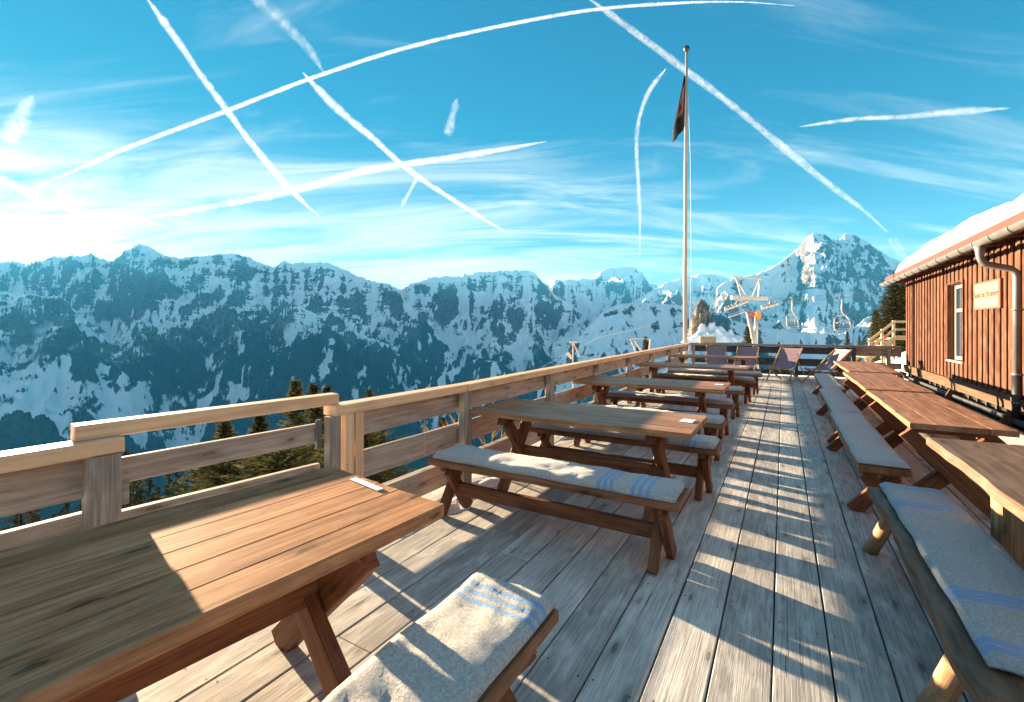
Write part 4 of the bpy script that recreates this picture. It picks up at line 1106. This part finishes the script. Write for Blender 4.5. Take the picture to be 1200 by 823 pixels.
# sunlit rock tower and snow lumps
def crag():
    n,kk=40,30; zd=520; k=zd/F; r=np.random.RandomState(2)
    A,V=np.meshgrid(np.linspace(0,2*np.pi,n+1),np.linspace(0,1,kk),indexing='ij')
    rad=(10.5*(1-V)**.7+2.0)*(1+.75*fbm(np.cos(A)*2.6+3,V*1.6+np.sin(A)*2.6,5,3,.65))*np.where(V>.985,.05,1)
    X=np.cos(A)*rad*k; Y=np.sin(A)*rad*k; Z=V*46*k*(1+.10*fbm(np.cos(A)*1.5,np.sin(A)*1.5+4,3,9))
    o=grid_mesh('rock_crag',X,Y,Z,M['mount']); o.location=AT(822,399,zd)
    t=NT('sunlit_crag_rock'); oc=t.n('ShaderNodeTexCoord').outputs['Object']; nn=t.noise(t.vmul(oc,(.25,.25,.06)),1.0,7,.7)
    t.bsdf(t.mix(t.step(nn,.38,.6),(.05,.04,.034),(.26,.21,.17)),.9,t.bump(nn,.8,3.0),.1); o.data.materials[0]=t.mat
    o['kind']='structure'
    A,V=np.meshgrid(np.linspace(0,2*np.pi,70),np.linspace(0,1,26),indexing='ij')
    rad=(1-V)**.55*26*(1+.35*fbm(np.cos(A)*2.2,np.sin(A)*2.2,4,5)); X=np.cos(A)*rad*k*1.25+6*k; Y=np.sin(A)*rad*k*.6-4*k
    Z=V*16*k*(1+.7*fbm(X/(9*k),Y/(9*k),3,6))
    o=grid_mesh('snow_mound',X,Y,Z,M['snow']); o.location=AT(826,401,zd-14); o['kind']='structure'
crag()

# ------------------------------------------------------------------ contrails
def m_trail(name,dens,col=(.92,.93,.95)):
    t=NT(name); pv=t.n('ShaderNodeVolumePrincipled'); pv.inputs['Color'].default_value=(*col,1); pv.inputs['Density'].default_value=dens; pv.inputs['Anisotropy'].default_value=.2
    t.l(pv.outputs[0],t.out.inputs['Volume']); return t.mat
def m_trail_s(name,alpha,sc=.013):
    t=NT(name); oc=t.n('ShaderNodeNewGeometry').outputs['Position']
    n=t.noise(oc,sc,5,.65); n2=t.noise(oc,sc*.22,3); lw=t.n('ShaderNodeLayerWeight'); lw.inputs['Blend'].default_value=.5
    fa=t.math('SUBTRACT',1.0,lw.outputs['Facing'])
    a=t.math('MULTIPLY',t.math('POWER',fa,1.9),t.math('MULTIPLY',t.step(n,.32,.62,.22,1.0),t.step(n2,.3,.6,.5,1.0))); a=t.math('MULTIPLY',a,alpha,clamp=True)
    d=t.n('ShaderNodeBsdfDiffuse'); d.inputs['Color'].default_value=(.60,.62,.64,1); tr=t.n('ShaderNodeBsdfTranslucent'); tr.inputs['Color'].default_value=(.60,.62,.64,1)
    m1=t.n('ShaderNodeMixShader'); m1.inputs[0].default_value=.5; t.l(d.outputs[0],m1.inputs[1]); t.l(tr.outputs[0],m1.inputs[2])
    tp=t.n('ShaderNodeBsdfTransparent'); m2=t.n('ShaderNodeMixShader'); t.l(a,m2.inputs[0]); t.l(tp.outputs[0],m2.inputs[1]); t.l(m1.outputs[0],m2.inputs[2])
    t.l(m2.outputs[0],t.out.inputs['Surface']); return t.mat
TR={'bright':m_trail_s('contrail_bright',.5),'mid':m_trail_s('contrail_soft',.36),'faint':m_trail_s('contrail_faint',.16,.008)}
TZ=12500.0
def trail(label,pts,w0,w1,mat,jit=.22,seed=0,name='contrail'):
    # smooth the picked points with a Catmull-Rom curve
    P=[Vector((a,b,0)) for a,b in pts]; P=[P[0]*2-P[1]]+P+[P[-1]*2-P[-2]]
    out=[]; 
    for i in range(1,len(P)-2):
        n=max(6,int((P[i+1]-P[i]).length/2.6))
        for k in range(n):
            q=k/n; a,b,c,d=P[i-1],P[i],P[i+1],P[i+2]
            out.append(.5*((2*b)+(c-a)*q+(2*a-5*b+4*c-d)*q*q+(3*b-a-3*c+d)*q**3))
    out.append(P[-2]); N=len(out); r=random.Random(seed); rad=[];pt_=[]
    sm=0
    for i,p in enumerate(out):
        q=i/(N-1); sm=.8*sm+.3*(r.random()-.5)*2
        wpx=1.12*(w0+(w1-w0)*q)*(1+jit*sm)*min(1,.2+q*9,.15+(1-q)*5)
        wpx*=(1+.10*(r.random()-.5));rad.append(wpx*.5/F*TZ); pt_.append(AT(p.x+sm*jit*w0*.25,p.y+r.uniform(-1,1)*jit*w0*.05,TZ))
    m=MB(); m.tube(pt_,rad,12,cap=True,jit=.05,seed=seed); o=m.build(name,TR[mat])
    tag(o,label,'contrail',None); o.visible_shadow=True
    return o
trail('longest thin contrail arching from the lower left up to the top right',[(40,220),(95,197),(150,173),(268,129),(370,90),(480,55),(600,28),(700,11),(800,3.5),(870,2.5),(932,7)],5.5,3.2,'bright',.16,1)
trail('thick fluffy contrail dropping steeply from the top left across the long one',[(172,-2),(195,30),(215,58),(240,95),(265,128),(300,175),(340,222),(374,254)],9,8,'bright',.3,2)
trail('contrail slanting down through the middle of the sky to the right',[(355,85),(378,110),(400,132),(440,165),(480,200),(540,240),(597,275)],10,5,'bright',.3,3)
trail('faint wide old contrail high above the middle one',[(292,-6),(320,15),(345,40),(365,62),(380,86)],15,10,'faint',.3,4)
trail('broad contrail running from the top past the flagpole down to the right peak',[(688,-3),(740,35),(800,80),(860,125),(920,175),(970,215),(1010,245),(1040,272)],7,7,'mid',.3,5)
trail('short curved contrail hanging left of the flagpole',[(781,80),(765,100),(755,120),(747,150),(746,180),(748,215),(750,260),(749.5,305)],6,2.5,'mid',.3,6)
trail('short level contrail alone in the right part of the sky',[(936,149),(975,143),(1010,139),(1060,137),(1110,132),(1183,127)],4,9,'mid',.3,7)
trail('wide feathery contrail low over the left range, rising to the right',[(170,256),(215,248),(260,240),(350,222),(420,202),(480,192),(560,180),(640,166)],9,8,'mid',.35,8)
trail('brightest broad contrail beside the low sun at the left edge',[(-30,196),(0,210),(30,224),(60,238),(105,250),(150,257),(195,265)],13,9,'bright',.2,9)
trail('small faint puff of contrail before the right peak',[(1044,278),(1052,290),(1060,303)],9,6,'faint',.3,10)
trail('small faint streak below the middle contrail',[(470,243),(480,225),(491,204)],6,4,'faint',.3,11)
trail('small upright wisp in the middle of the sky',[(524,160),(530,140),(536,115)],14,9,'faint',.4,12)
trail('feathery wisp at the left edge of the sky',[(8,170),(20,145),(38,112)],22,14,'faint',.4,13)

# ------------------------------------------------------------------ render settings
scene.view_settings.view_transform='Standard'; scene.view_settings.look='None'; scene.view_settings.gamma=1
scene.view_settings.use_curve_mapping=False
scene.view_settings.exposure=2.95
scene.render.engine='CYCLES'
cy=scene.cycles
cy.use_denoising=True
cy.max_bounces=6; cy.diffuse_bounces=3; cy.transparent_max_bounces=24; cy.volume_bounces=1; cy.transmission_bounces=4
cy.sample_clamp_indirect=6
